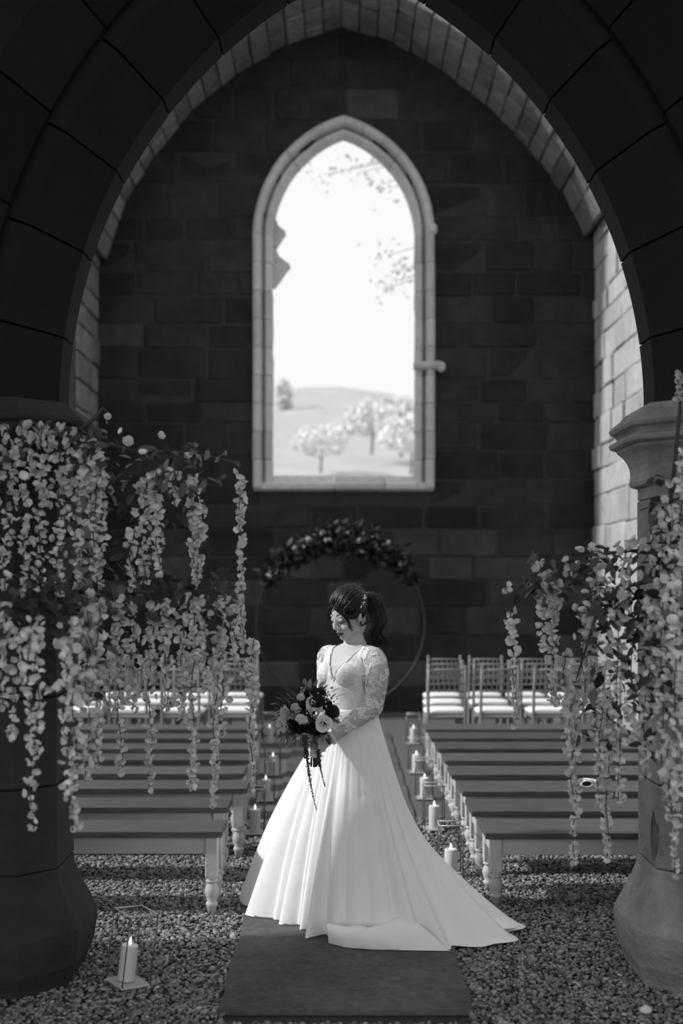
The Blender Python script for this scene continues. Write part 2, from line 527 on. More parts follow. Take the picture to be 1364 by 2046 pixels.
# coursed stones, recessed joints
z = 0.0; nst = 0
while z < 8.78:
    h = random.choice((0.26, 0.30, 0.34, 0.36)) * (1.18 if z > 4 else 1.0)
    if z < 0.3: h = 0.32
    zt = min(z + h, 8.84); zm = (z + zt) / 2
    xl, xr = vault_x(min(zm, 8.8), -1), vault_x(min(zm, 8.8), 1)
    spans = [(xl - 0.1, xr + 0.1)]
    if zt > SILL - 0.2 and z < SPR + ORISE:
        hw_ = max(arch_half(OHW, ORISE, max(zm, SILL), SPR), 0)
        if hw_ > 0.05: spans = [(xl - 0.1, WC - hw_ + 0.02), (WC + hw_ - 0.02, xr + 0.1)]
    for a, b_ in spans:
        x = a - random.uniform(0, 0.2) if a < -2 else a
        while x < b_ - 0.05:
            w = random.uniform(0.46, 0.95)
            if x + w > b_ - 0.22: w = b_ - x
            if random.random() < 0.985:
                dpt = random.choice((0, 0.0, 0.004, 0.010, -0.008))
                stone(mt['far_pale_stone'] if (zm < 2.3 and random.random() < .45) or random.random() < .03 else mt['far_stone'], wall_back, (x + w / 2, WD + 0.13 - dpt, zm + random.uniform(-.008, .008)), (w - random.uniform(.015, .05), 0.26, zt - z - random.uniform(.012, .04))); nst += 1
            x += w
    z = zt

# window surround: moulded stones
win = thing('window_1', 'tall pointed stone window opening glowing in the dark end wall', None); tag(win, kind='structure')
PROF = [(1.165, 15.44), (1.165, 15.36), (1.15, 15.325), (1.115, 15.30), (1.075, 15.315), (1.05, 15.36), (1.042, 15.44), (1.032, 15.47), (1.018, 15.44),
        (1.01, 15.40), (0.985, 15.37), (0.955, 15.375), (0.93, 15.41), (0.922, 15.47), (0.915, 15.53), (0.93, 15.78)]
def prof_pt(hw, s, seg_total):
    t = (1.165 - hw) / (1.165 - 0.905)
    rise = 1.53 + (1.25 - 1.53) * t
    if hw == 0.93 and s == len(PROF) - 1: rise = 1.36
    return hw, rise
NJ, NA = 9, 7
for sgn in (-1, 1):
    paths = []
    for pi_, (hw, dd) in enumerate(PROF):
        _, rise = prof_pt(hw, pi_, 0)
        paths.append([(WC + sgn * px, dd, pz) for px, pz in arch_path(hw, rise, SILL - 0.16, SPR, NJ * 2, NA * 3)])
    npt = len(paths[0])
    i = 0
    while i < npt - 1:
        step = 2 if i < NJ * 2 else 3
        j = min(i + step, npt - 1)
        mb = MB()
        jit = random.uniform(-0.004, 0.004)
        ks = list(range(i, j + 1)); np_ = len(PROF)
        for k in ks:
            for p in range(np_):
                x, y, z_ = paths[p][k]
                if k == ks[0]:
                    nx = paths[p][k + 1]; x += (nx[0] - x) * 0.04; z_ += (nx[2] - z_) * 0.04
                ex = 0.0
                if p >= np_ - 3 and z_ < SPR: ex = random.uniform(-0.014, 0.022)
                mb.v.append((x + sgn * (jit - ex * 0.6), y, z_))
        for k in range(len(ks) - 1):
            for p in range(np_ - 1):
                a = k * np_ + p; mb.f.append((a, a + 1, a + np_ + 1, a + np_))
        mb.f.append(tuple(range(np_))); mb.f.append(tuple(range((len(ks) - 1) * np_, len(ks) * np_)))
        mb.build('jamb_stone' if i < NJ * 2 else 'arch_stone', mt['frame_stone'], win)
        i = j
# sill of three sloping blocks
for a, b_ in ((-1.12, -0.1), (-0.09, 0.55), (0.56, 1.18)):
    mb = MB(); zt = SILL + random.uniform(-.01, .01)
    pr = [(15.34, SILL - 0.17), (15.34, SILL - 0.11), (15.42, SILL - 0.085), (15.6, zt + 0.015), (15.8, zt + 0.02), (15.8, SILL - 0.2), (15.4, SILL - 0.2)]
    for x in (a, b_): mb.v += [(x, y, z_) for y, z_ in pr]
    n = len(pr)
    for k in range(n): mb.f.append((k, (k + 1) % n, (k + 1) % n + n, k + n))
    mb.f += [tuple(range(n)), tuple(range(n, 2 * n))]
    mb.build('sill_stone', mt['frame_stone'], win)
# shaft ring and broken label stop on the right, broken cusps on the left
mb = MB(); mb.tube([(WC + 0.90, 15.38, 4.44), (WC + 1.22, 15.30, 4.44)], [0.055, 0.06], 10)
mb.ell((WC + 1.24, 15.30, 4.42), (0.06, 0.05, 0.07)); mb.build('shaft_ring', mt['frame_stone'], win, True)
mb = MB(); mb.cbox((WC + 1.13, 15.33, 6.18), (0.12, 0.1, 0.14), 0.03); mb.build('label_stop', mt['frame_stone'], win)
def cusp(zc, hgt, reach, x0):
    mb = MB(); ol = [(0, -hgt), (0.4 * reach, -hgt * .55), (0.75 * reach, -hgt * 0.1), (reach, hgt * .12), (0.7 * reach, hgt * .3), (0.3 * reach, hgt * .55), (0.1 * reach, hgt), (-0.06, hgt), (-0.06, -hgt)]
    for y in (15.62, 15.85): mb.v += [(x0 + p, y, zc + q) for p, q in ol]
    n = len(ol)
    for k in range(n): mb.f.append((k, (k + 1) % n, (k + 1) % n + n, k + n))
    mb.f += [tuple(range(n)), tuple(range(n, 2 * n))]
    mb.build('broken_cusp', mt['frame_stone'], win)
cusp(6.22, 0.17, 0.13, WC - 0.89)
cusp(5.78, 0.24, 0.20, WC - 0.90)

# ------------------------------------------------------------------ chapel sides and vault
def slab_wall(name, x0, x1, y0, y1, z1, mat, label):
    mb = MB(); mb.box(((x0 + x1) / 2, (y0 + y1) / 2, z1 / 2 - 0.1), (x1 - x0, y1 - y0, z1 + 0.2))
    o = mb.build(name, mat); tag(o, label, None, kind='structure'); return o
wr = slab_wall('wall_right', 3.47, 3.9, 5.9, 15.43, 6.2, mt['pale_mortar'], 'side wall with sunlit brightness in its pale colour, beside the end wall')
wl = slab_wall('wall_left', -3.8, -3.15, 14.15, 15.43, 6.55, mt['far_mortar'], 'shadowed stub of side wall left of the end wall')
wlow = slab_wall('wall_left_low', -3.6, -3.2, 5.9, 14.1, 0.55, mt['far_mortar'], 'low ruined footing along the open left side')
VY0 = 14.15
def wall_gaps(zm):
    if 3.42 < zm < 4.08: return [(13.66, 13.80), (14.33, 14.45)]
    if 5.45 < zm < 5.8: return [(14.05, 14.17)]
    if 5.1 < zm < 5.45: return [(14.62, 14.74)]
    return []
z = 0.0
while z < 6.1:
    h = random.uniform(0.26, 0.40); zt = min(z + h, 6.2)
    y = 10.4
    while y < 15.4:
        w = random.uniform(0.35, 0.75)
        if y + w > 15.25: w = 15.42 - y
        for g0, g1 in wall_gaps((z + zt) / 2):
            if y < g0 < y + w: w = g0 - y; break
        hole = [g1 for g0, g1 in wall_gaps((z + zt) / 2) if abs(y - g0) < 1e-6]
        if hole: y = hole[0]; continue
        if w > 0.02:
            dp = random.uniform(-0.02, 0.02)
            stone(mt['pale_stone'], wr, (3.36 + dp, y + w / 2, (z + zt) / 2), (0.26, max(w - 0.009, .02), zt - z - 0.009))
        y += w
    y = 14.18
    while y < 15.4:
        w = random.uniform(0.4, 0.7)
        if y + w > 15.2: w = 15.42 - y
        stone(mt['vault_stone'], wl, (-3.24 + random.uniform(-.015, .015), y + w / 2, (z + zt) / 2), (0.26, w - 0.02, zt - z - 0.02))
        y += w
    z = zt
ceil_ = MB()
# vault shell
ring = [(x, z_) for x, z_ in VAULT if z_ >= 5.8]
for (xa, za), (xb, zb) in zip(ring[:-1], ring[1:]):
    n_ = Vector((-(zb - za), 0, xb - xa)).normalized()
    if n_.dot(Vector((xa, 0, za - 5))) < 0: n_ = -n_
    o1 = n_ * 0.06; o2 = n_ * 0.8
    vs = []
    for y in (VY0, 15.43):
        vs += [(xa + o1.x, y, za + o1.z), (xb + o1.x, y, zb + o1.z), (xb + o2.x, y, zb + o2.z), (xa + o2.x, y, za + o2.z)]
    ceil_.add(vs, [(0, 1, 5, 4), (3, 7, 6, 2), (0, 3, 2, 1), (4, 5, 6, 7), (0, 4, 7, 3), (1, 2, 6, 5)])
ceiling = ceil_.build('ceiling', mt['far_mortar']); tag(ceiling, 'rough stone pointed vault over the end wall', None, kind='structure')
for (xa, za), (xb, zb) in zip(ring[:-1], ring[1:]):
    L_ = math.hypot(xb - xa, zb - za); m_ = max(1, round(L_ / 0.27))
    ang = math.atan2(zb - za, xb - xa)
    for k in range(m_):
        t = (k + .5) / m_; cx_, cz_ = xa + (xb - xa) * t, za + (zb - za) * t
        n_ = Vector((-(zb - za), 0, xb - xa)).normalized()
        if n_.dot(Vector((cx_, 0, cz_ - 5))) < 0: n_ = -n_
        y = VY0 - 0.02
        while y < 15.4:
            w = random.uniform(0.35, 0.65)
            if y + w > 15.2: w = 15.42 - y
            c_ = Vector((cx_, y + w / 2, cz_)) + n_ * (0.10 + random.uniform(-.02, .012))
            o = stone(mt['vault_stone'], ceiling, c_, (L_ / m_ - 0.015, w - 0.015, 0.22))
            o.rotation_euler = (0, -ang, 0)
            y += w

# ------------------------------------------------------------------ near arch
AC = 0.066; AHW = 1.29; ASPR = 2.50; ACEN = 0.89; AR = AHW + ACEN; AD = 5.2
def arch_ring(prof, sgn, th0, th1, n, ext=0.0):
    """sweep profile (radial offset, y) along the arc between two angles"""
    mb = MB(); m = len(prof)
    for i in range(n + 1):
        th = th0 + (th1 - th0) * i / n
        for r, y in prof:
            R_ = AR + r
            mb.v.append((AC + sgn * (R_ * math.cos(th) - ACEN), y, ASPR + R_ * math.sin(th)))
    for i in range(n):
        for k in range(m):
            a = i * m + k; b_ = i * m + (k + 1) % m
            mb.f.append((a, b_, b_ + m, a + m))
    mb.f += [tuple(range(m)), tuple(range(n * m, (n + 1) * m))]
    return mb
arch = thing('wall_front', 'dark pointed stone arch framing the view, carried on two pillars', None); tag(arch, kind='structure')
IN_P = [(0.0, 5.22), (0.20, 5.01), (0.285, 5.01), (0.285, 5.62), (0.2, 5.62), (0.0, 5.40)]
OUT_P = [(0.285, 4.97), (0.47, 4.74), (0.62, 4.74), (0.62, 5.2), (0.285, 5.2)]
TH = math.acos(ACEN / AR)
joints = [0.0, 0.135, 0.31, 0.485, 0.655, 0.82, 0.99, TH]
for sgn in (-1, 1):
    for a, b_ in zip(joints[:-1], joints[1:]):
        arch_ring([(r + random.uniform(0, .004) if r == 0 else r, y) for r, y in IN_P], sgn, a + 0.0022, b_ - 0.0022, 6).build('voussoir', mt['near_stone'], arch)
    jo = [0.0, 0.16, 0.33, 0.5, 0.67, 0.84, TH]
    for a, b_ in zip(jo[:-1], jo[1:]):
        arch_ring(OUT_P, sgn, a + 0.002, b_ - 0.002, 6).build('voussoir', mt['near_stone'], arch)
    # plain wall above and beside the outer ring
    mb = MB(); n = 24
    for y in (4.80, 5.15):
        for i in range(n + 1):
            th = TH * i / n; R_ = AR + 0.55
            x = AC + sgn * (R_ * math.cos(th) - ACEN); zz = ASPR + R_ * math.sin(th)
            mb.v.append((x, y, zz))
            t = i / n
            mb.v.append((sgn * 4.0 if t < 0.6 else AC + sgn * (4.0 - AC * sgn) * (1 - t) / 0.4, y, ASPR + (7.2 - ASPR) * min(t / 0.6, 1)))
    m_ = 2 * (n + 1)
    for i in range(n):
        a = 2 * i
        mb.f += [(a, a + 1, a + 3, a + 2), (m_ + a, m_ + a + 2, m_ + a + 3, m_ + a + 1)]
    mb.build('spandrel', mt['near_stone'], arch)
    mb = MB(); xi = abs(AC + sgn * 1.0) if False else None
    xin = AC + sgn * (AHW + 0.40)
    mb.box(((xin + sgn * 4.0) / 2, 5.0, 1.3), (abs(sgn * 4.0 - xin), 0.3, 2.8)); mb.build('side_wall', mt['near_stone'], arch)

# pillars: chamfered square plan
def octa(cx_, cy_, hx, hy, c, z_):
    return [(cx_ + sx * px, cy_ + sy * py, z_) for sx, sy, px, py in (
        (-1, -1, hx - c, hy), (1, -1, hx - c, hy), (1, -1, hx, hy - c), (1, 1, hx, hy - c),
        (1, 1, hx - c, hy), (-1, 1, hx - c, hy), (-1, 1, hx, hy - c), (-1, -1, hx, hy - c))]
def stack(cx_, cy_, prof, h=0.30, c=0.14):
    mb = MB()
    for z_, e in prof: mb.v += octa(cx_, cy_, h + e, h + e, c + e * 0.55, z_)
    n = len(prof)
    for i in range(n - 1):
        for k in range(8):
            a = i * 8 + k; b_ = i * 8 + (k + 1) % 8
            mb.f.append((a, b_, b_ + 8, a + 8))
    mb.f += [tuple(reversed(range(8))), tuple(range((n - 1) * 8, n * 8))]
    return mb
CAPP = [(2.10, 0.0), (2.150, 0.0), (2.160, 0.030), (2.175, 0.036), (2.21, 0.030), (2.24, 0.034), (2.27, 0.045), (2.295, 0.062), (2.315, 0.085), (2.326, 0.09),
        (2.330, 0.105), (2.337, 0.117), (2.35, 0.120), (2.360, 0.115), (2.366, 0.095), (2.378, 0.086), (2.392, 0.095), (2.402, 0.114), (2.416, 0.120), (2.43, 0.112), (2.46, 0.075), (2.485, 0.055), (2.50, 0.03)]
def bool_cut(o, cutters):
    for c in cutters:
        md = o.modifiers.new('cut', 'BOOLEAN'); md.operation = 'DIFFERENCE'; md.object = c; md.solver = 'EXACT'
    dg = bpy.context.evaluated_depsgraph_get()
    me = bpy.data.meshes.new_from_object(o.evaluated_get(dg))
    o.modifiers.clear(); o.data = me
    for c in cutters: bpy.data.objects.remove(c)
def rough_block(a, b_, c, seed):
    mb = MB(); r_ = random.Random(seed); mb.ell(((a[0] + b_[0]) / 2, (a[1] + b_[1]) / 2, (a[2] + b_[2]) / 2), [abs(b_[i] - a[i]) / 2 for i in range(3)], None, 8, 6)
    mb.v = [(x + r_.uniform(-c, c), y + r_.uniform(-c, c), z + r_.uniform(-c, c)) for x, y, z in mb.v]
    return mb.build('cutter', None)
def pier(cx_, cy_, label, right):
    p = thing('pillar', label, None, (cx_, cy_, 0)); tag(p, kind='structure')
    mb = stack(0, 0, [(-0.02, 0.045), (0.04, 0.06), (0.10, 0.085), (0.20, 0.10), (0.25, 0.098), (0.30, 0.075), (0.40, 0.028), (0.46, 0.006), (0.50, 0.0)])
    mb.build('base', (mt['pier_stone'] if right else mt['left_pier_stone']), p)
    zz = [0.5, 0.86, 1.24, 1.62, 1.90, 2.10]
    for i, (a, b_) in enumerate(zip(zz[:-1], zz[1:])):
        j = random.uniform(-.003, .003)
        mb = stack(j, 0, [(a + 0.003, -0.006), (a + 0.009, 0), (b_ - 0.009, 0), (b_ - 0.003, -0.006)])
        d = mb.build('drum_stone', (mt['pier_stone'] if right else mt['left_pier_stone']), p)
        if right and i == 0:
            d.parent = None; bool_cut(d, [rough_block((-.36, -.17, 0.50), (-.24, -.06, 0.74), 0.012, 3)]); d.parent = p
        if right and i == 4:
            d.parent = None; bool_cut(d, [rough_block((-.38, -.2, 1.93), (-.22, -.04, 2.12), 0.012, 5)]); d.parent = p
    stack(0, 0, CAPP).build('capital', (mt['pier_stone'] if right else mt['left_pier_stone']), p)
    core = stack(0, 0, [(0.45, -0.03), (2.15, -0.03)])
    if right: core = stack(0.03, 0.03, [(0.45, -0.06), (2.15, -0.06)])
    core.build('core', mt['black'], p)
    return p
PXL, PXR, PYC = -1.52, 1.648, 5.31
pier(PXL, PYC, 'shadowed left stone pillar behind the hanging blossom', False)
pier(PXR, PYC, 'right stone pillar with moulded capital and chipped corners', True)

# unseen dark walls and ceiling, added to shade the near arch
nv = [('wall_unseen_left', (-4.1, 3.8, 3.5), (0.3, 2.4, 7.4)), ('wall_unseen_right', (4.1, 3.8, 3.5), (0.3, 2.4, 7.4)), ('ceiling_unseen', (0, 2.45, 6.15), (8.4, 4.9, 0.3))]
for nme, c_, s_ in nv:
    mb = MB(); mb.box(c_, s_); tag(mb.build(nme, mt['shade_wall']), 'unseen dark slab added to shade the near arch', None, kind='structure')
# ------------------------------------------------------------------ benches
LEGP = [(0.020, 0.0), (0.026, 0.045), (0.031, 0.052), (0.033, 0.060), (0.029, 0.068), (0.025, 0.074), (0.034, 0.100), (0.038, 0.122), (0.036, 0.140), (0.027, 0.160),
        (0.026, 0.166), (0.034, 0.172), (0.034, 0.180), (0.028, 0.184), (0.035, 0.190), (0.036, 0.200)]
def make_bench(length, depth, h, label, group):
    """origin at the inner front corner on the floor; runs along +x"""
    t = thing('bench', label, 'bench', group=group)
    k = (h - 0.033) / 0.40
    mb = MB(); w = 0.014
    # seat of three boards with softened edges
    for i in range(3):
        a = depth / 3 * i
        mb.cbox((length / 2, a + depth / 6, h - 0.0165), (length, depth / 3 - 0.0006, 0.033), 0.003)
    mb.build('seat_board', mt['bench_top'], t)
    zt = h - 0.034
    for nm, c, s in (('front_apron', (length / 2, 0.045, zt - 0.045), (length - 0.14, 0.02, 0.088)),
                     ('back_apron', (length / 2, depth - 0.045, zt - 0.045), (length - 0.14, 0.02, 0.088)),
                     ('end_apron', (0.045, depth / 2, zt - 0.045), (0.02, depth - 0.12, 0.088)),
                     ('end_apron', (length - 0.045, depth / 2, zt - 0.045), (0.02, depth - 0.12, 0.088))):
        mb = MB(); mb.cbox(c, s, 0.003); mb.build(nm, mt['bench_paint'], t)
    for x in (0.056, length - 0.056):
        for y in (0.052, depth - 0.052):
            mb = MB(); mb.lathe([(r * 0.98, z_ * k) for r, z_ in LEGP], 14, (x, y, 0))
            mb.cbox((x, y, (0.197 * k + zt) / 2), (0.066, 0.066, zt - 0.197 * k), 0.005)
            o = mb.build('leg', mt['bench_paint'], t)
            me = o.data
            for p in me.polygons:
                if len(p.vertices) == 4 and max(me.vertices[i].co.z for i in p.vertices) < 0.2 * k: p.use_smooth = True
    return t
ORD = ['front', 'second', 'third', 'fourth', 'fifth', 'sixth', 'seventh', 'eighth']
rb = [(6.36, 0.765), (6.96, 0.755), (7.60, 0.765), (8.24, 0.755), (8.86, 0.765), (9.48, 0.760), (10.08, 0.755), (10.68, 0.750)]
b0 = make_bench(1.62, 0.385, 0.395, 'front bench right of the aisle, its dark seat nearest the right pillar', 'benches right of the aisle')
for i, (y, x) in enumerate(rb):
    o = b0 if i == 0 else copy_tree(b0, label='dark topped white legged bench, %s row right of the aisle' % ORD[i])
    o.location = (x, y, 0)
lb = [(6.17, -0.615), (6.82, -0.645), (7.42, -0.585), (7.98, -0.65), (8.58, -0.655), (9.12, -0.69), (9.72, -0.69), (10.30, -0.69)]
b1 = make_bench(1.62, 0.30, 0.445, 'front bench left of the aisle, its long pale apron beside the left pillar', 'benches left of the aisle')
for i, (y, x) in enumerate(lb):
    o = b1 if i == 0 else copy_tree(b1, label='dark topped white legged bench, %s row left of the aisle' % ORD[i])
    o.location = (x, y + 0.30, 0); o.rotation_euler[2] = PI

# small pale goggle-like item on the third right bench
sm = thing('white_eye_mask', 'small curled white mask with dark oval centre on the third right bench', 'mask', (1.575, 7.74, 0.395), 0.1)
mb = MB(); n = 20
mb.tube([(0.030 * 1.25 * math.cos(2 * PI * k / n), -0.02, 0.026 + 0.020 * math.sin(2 * PI * k / n)) for k in range(n + 1)], 0.0065, 8); mb.build('rim', mt['cushion'], sm, True)
mb = MB(); mb.ell((0, -0.018, 0.026), (0.034, 0.005, 0.019)); mb.build('dark_oval', mt['black'], sm, True)
mb = MB(); mb.tube([(-0.07, 0.0, 0.02), (-0.05, 0.01, 0.035), (0, 0.02, 0.046), (0.05, 0.015, 0.040), (0.085, 0.005, 0.030), (0.075, -0.01, 0.022)], [(0.012, 0.012)] * 2 + [(0.011, 0.016)] * 2 + [(0.013, 0.016), 0.012], 8)
mb.build('band', mt['cushion'], sm, True)

# ------------------------------------------------------------------ chairs
def make_chair(label):
    t = thing('chiavari_chair', label, 'chair', group='white cushioned chairs behind the benches')
    def tb(nm, pts, r, n=8):
        mb = MB(); mb.tube(pts, r, n); return mb.build(nm, mt['chair_wood'], t, True)
    mb = MB(); mb.cbox((0, 0.20, 0.415), (0.385, 0.40, 0.03), 0.008); mb.build('seat', mt['chair_wood'], t)
    # puffy cushion: rounded superellipse pad
    mb = MB(); nu = 28
    rows = [(0.0, 0.86), (0.012, 0.97), (0.026, 1.0), (0.040, 0.96), (0.050, 0.82), (0.056, 0.55), (0.058, 0.0)]
    for z_, s_ in rows:
        for k in range(nu):
            a = 2 * PI * k / nu; ca, sa = math.cos(a), math.sin(a)
            rx = math.copysign(abs(ca) ** 0.45, ca) * 0.205 * s_; ry = math.copysign(abs(sa) ** 0.45, sa) * 0.20 * s_
            mb.v.append((rx, 0.215 + ry, 0.430 + z_))
    for i in range(len(rows) - 1):
        for k in range(nu):
            a = i * nu + k; b_ = i * nu + (k + 1) % nu; mb.f.append((a, b_, b_ + nu, a + nu))
    mb.f.append(tuple(reversed(range(nu))))
    mb.build('cushion', mt['cushion'], t, True)
    for x in (-0.175, 0.175):
        mb = MB(); mb.tube([(x * 1.05, -0.03, 0), (x, 0.0, 0.22), (x, 0.012, 0.43), (x, -0.012, 0.66), (x * 0.98, -0.045, 0.885)], [0.012, 0.015, 0.015, 0.014, 0.012], 8)
        mb.ell((x * 0.98, -0.047, 0.895), (0.016, 0.016, 0.015), None, 8, 6); mb.build('back_post', mt['chair_wood'], t, True)
        mb = MB(); mb.lathe([(0.009, 0), (0.013, 0.1), (0.016, 0.2), (0.013, 0.22), (0.016, 0.24), (0.016, 0.41)], 8, (x, 0.385, 0)); mb.build('front_leg', mt['chair_wood'], t, True)
        tb('side_stretcher', [(x, 0.01, 0.18), (x, 0.385, 0.18)], 0.008, 6)
    def yb(z_): return -0.012 - (z_ - 0.66) / 0.225 * 0.033
    for z_ in (0.868, 0.815, 0.735, 0.66, 0.60):
        tb('back_rail', [(-0.175, yb(z_), z_), (0.175, yb(z_), z_)], 0.009 if z_ > 0.8 else 0.008, 6)
    for k in range(6):
        x = -0.125 + 0.05 * k
        mb = MB(); pts = []; rr = []
        for j in range(9):
            z_ = 0.66 + (0.868 - 0.66) * j / 8
            pts.append((x, yb(z_), z_)); rr.append(0.0085 if j % 2 else 0.0055)
        mb.tube(pts, rr, 6); mb.build('spindle', mt['chair_wood'], t, True)
    tb('front_stretcher', [(-0.175, 0.385, 0.2), (0.175, 0.385, 0.2)], 0.008, 6)
    return t
ch0 = make_chair('x')
RN = ['nearest row', 'middle row', 'last row']
first = True
for side in (1, -1):
    for r, D in enumerate((11.42, 12.14, 12.86)):
        xs = ((1.00, 1.50, 2.00, 2.47), (1.045, 1.51, 1.99, 2.46), (1.095, 1.536, 2.01, 2.47))[r]
        if side < 0: xs = [-x + 0.03 * (r - 1) for x in xs]
        for c, x in enumerate(xs):
            lab = 'white cushioned spindle chair, %s on the %s, %s from aisle' % (RN[r], 'right' if side > 0 else 'left', ['first', 'second', 'third', 'fourth'][c])
            o = ch0 if first else copy_tree(ch0)
            first = False
            o['label'] = lab; o.location = (x, D, 0); o.rotation_euler = (0, 0, random.uniform(-.04, .04))

# ------------------------------------------------------------------ lanterns and candles
def make_lantern(label, w=0.135, h=0.31):
    t = thing('glass_lantern', label, 'lantern', group='square glass candle lanterns')
    e = 0.006
    for nm, c, s in (('front_pane', (0, -w / 2, h / 2 + .008), (w - .008, e, h - .016)), ('back_pane', (0, w / 2, h / 2 + .008), (w - .008, e, h - .016)),
                     ('left_pane', (-w / 2, 0, h / 2 + .008), (e, w - .008, h - .016)), ('right_pane', (w / 2, 0, h / 2 + .008), (e, w - .008, h - .016))):
        mb = MB()
        ax = 0 if 'front' in nm or 'back' in nm else 1
        if ax == 0: mb.add([(c[0] - s[0] / 2, c[1], .008), (c[0] + s[0] / 2, c[1], .008), (c[0] + s[0] / 2, c[1], h), (c[0] - s[0] / 2, c[1], h)], [(0, 1, 2, 3)])
        else: mb.add([(c[0], c[1] - s[1] / 2, .008), (c[0], c[1] + s[1] / 2, .008), (c[0], c[1] + s[1] / 2, h), (c[0], c[1] - s[1] / 2, h)], [(0, 1, 2, 3)])
        mb.build(nm, mt['glass'], t)
    mb = MB(); mb.cbox((0, 0, 0.006), (w + .004, w + .004, 0.012), 0.003); mb.build('base_plate', mt['steel'], t)
    mb = MB()
    for (a, b_) in (((-1, -1), (1, -1)), ((1, -1), (1, 1)), ((1, 1), (-1, 1)), ((-1, 1), (-1, -1))):
        mb.tube([(a[0] * w / 2, a[1] * w / 2, h), (b_[0] * w / 2, b_[1] * w / 2, h)], 0.0035, 6)
    mb.build('rim', mt['steel'], t, True)
    for sx in (-1, 1):
        for sy in (-1, 1):
            mb = MB(); mb.tube([(sx * w / 2, sy * w / 2, 0.01), (sx * w / 2, sy * w / 2, h)], 0.0032, 6); mb.build('corner_edge', mt['edge'], t, True)
    return t
mt['edge'] = M('glass_edge', 0.09, 0.15, spec=0.8)
def make_candle(label):
    t = thing('pillar_candle', label, 'candle', group='white pillar candles')
    mb = MB(); mb.lathe([(0.0355, 0), (0.037, 0.004), (0.037, 0.146), (0.0355, 0.150), (0.030, 0.149), (0.012, 0.142), (0.004, 0.141)], 24); mb.build('wax', mt['wax'], t, True)
    mb = MB(); mb.tube([(0, 0, 0.140), (0.001, 0, 0.152)], 0.0015, 5); mb.build('wick', mt['wick'], t)
    mb = MB(); mb.lathe([(0.001, 0.147), (0.006, 0.155), (0.0075, 0.163), (0.005, 0.174), (0.0005, 0.186)], 10); mb.build('flame', mt['flame'], t, True)
    return t
L0 = make_lantern('x'); C0 = make_candle('x'); used = False
spots = [
    (0.630, 6.97, 'beside the front right bench', .0), (0.635, 8.28, 'beside the third right bench', .03), (0.648, 9.42, 'beside the fifth right bench', -.03),
    (0.660, 10.65, 'beside the eighth right bench', .02), (0.745, 12.5, 'at the foot of the right chairs', .0),
    (-0.590, 8.15, 'beside the third left bench', .0), (-0.592, 9.34, 'beside the sixth left bench', .04), (-0.605, 10.55, 'beside the eighth left bench', .0),
    (-0.755, 12.55, 'at the foot of the left chairs', .0), (-0.912, 5.13, 'leaning near left pillar base', .70)]
for x, y, w_, rz in spots:
    l = L0 if not used else copy_tree(L0); c = C0 if not used else copy_tree(C0); used = True
    l['label'] = 'square clear glass lantern %s' % w_; c['label'] = 'lit white pillar candle inside the lantern %s' % w_
    l.location = (x, y, 0.012); l.rotation_euler = (0, 0, rz); c.location = (x + 0.004, y, 0.0245)
    if 'leaning' in w_:
        l.rotation_euler = Euler((0, 0.115, 0)).to_matrix().to_4x4().to_3x3().__matmul__(Euler((0, 0, rz)).to_matrix()).to_euler()
        l.location.z = 0.018; c.rotation_euler = (0, 0.115, 0); c.location = (x - 0.008, y, 0.034)
        for s_ in ('label',): pass
        c['label'] = 'leaning lit pillar candle in the lantern near left pillar base'

# ------------------------------------------------------------------ hoop with garland
HD = 14.55; HR = 1.02; HC = P(680, 1247, HD)
hp = thing('hoop_stand', 'round flower hoop with dark foliage arc standing before the end wall', 'hoop', (HC.x, HD, 0))
zc = HC.z
mb = MB(); n = 72
mb.tube([(HR * math.cos(2 * PI * k / n), 0, zc + HR * math.sin(2 * PI * k / n)) for k in range(n + 1)], 0.014, 8, cap=False); mb.build('ring', mt['metal'], hp, True)
for x in (-0.35, 0.35):
    mb = MB(); mb.tube([(x, 0, zc - math.sqrt(HR * HR - x * x) + 0.01), (x, 0, 0.03)], 0.012, 8); mb.cbox((x, 0, 0.015), (0.06, 0.5, 0.03), 0.006); mb.build('foot', mt['metal'], hp)
# leaf and blossom base meshes
def leaf_mesh(name, L_, w, mat):
    mb = MB(); rows = [(0, 0.06), (0.25, 0.8), (0.5, 1.0), (0.75, 0.7), (1.0, 0.03)]
    for t, s_ in rows:
        zb = -0.22 * L_ * t * t
        mb.v += [(-w * s_, L_ * t, zb + 0.18 * w * s_), (0, L_ * t, zb), (w * s_, L_ * t, zb + 0.18 * w * s_)]
    for i in range(4):
        a = 3 * i; mb.f += [(a, a + 1, a + 4, a + 3), (a + 1, a + 2, a + 5, a + 4)]
    me = mb.mesh(name, True, False); me.materials.append(mat); return me
def blossom_geo(rad, npet, cup, seed):
    """npet rounded cupped petals"""
    r_ = random.Random(seed); vs = []; fs = []
    for k in range(npet):
        a = 2 * PI * k / npet + r_.uniform(-.25, .25); L_ = rad * r_.uniform(0.8, 1.15); w = L_ * 0.62
        c_ = cup * r_.uniform(0.6, 1.3); o = len(vs)
        for t, s_ in ((0.05, 0.25), (0.45, 0.95), (0.8, 1.0), (1.05, 0.45)):
            for u in (-1, 0, 1):
                x = L_ * t * math.cos(c_ * t * 0.9); z_ = L_ * t * math.sin(c_ * t * 0.9) + 0.15 * w * abs(u) * s_
                y = u * w * s_
                vs.append((x * math.cos(a) - y * math.sin(a), x * math.sin(a) + y * math.cos(a), z_))
        for i in range(3):
            b_ = o + 3 * i; fs += [(b_, b_ + 1, b_ + 4, b_ + 3), (b_ + 1, b_ + 2, b_ + 5, b_ + 4)]
    return vs, fs
def geo_mesh(name, g, mat, smooth=True):
    mb = MB(); mb.v, mb.f = list(g[0]), list(g[1]); me = mb.mesh(name, smooth, False); me.materials.append(mat); return me
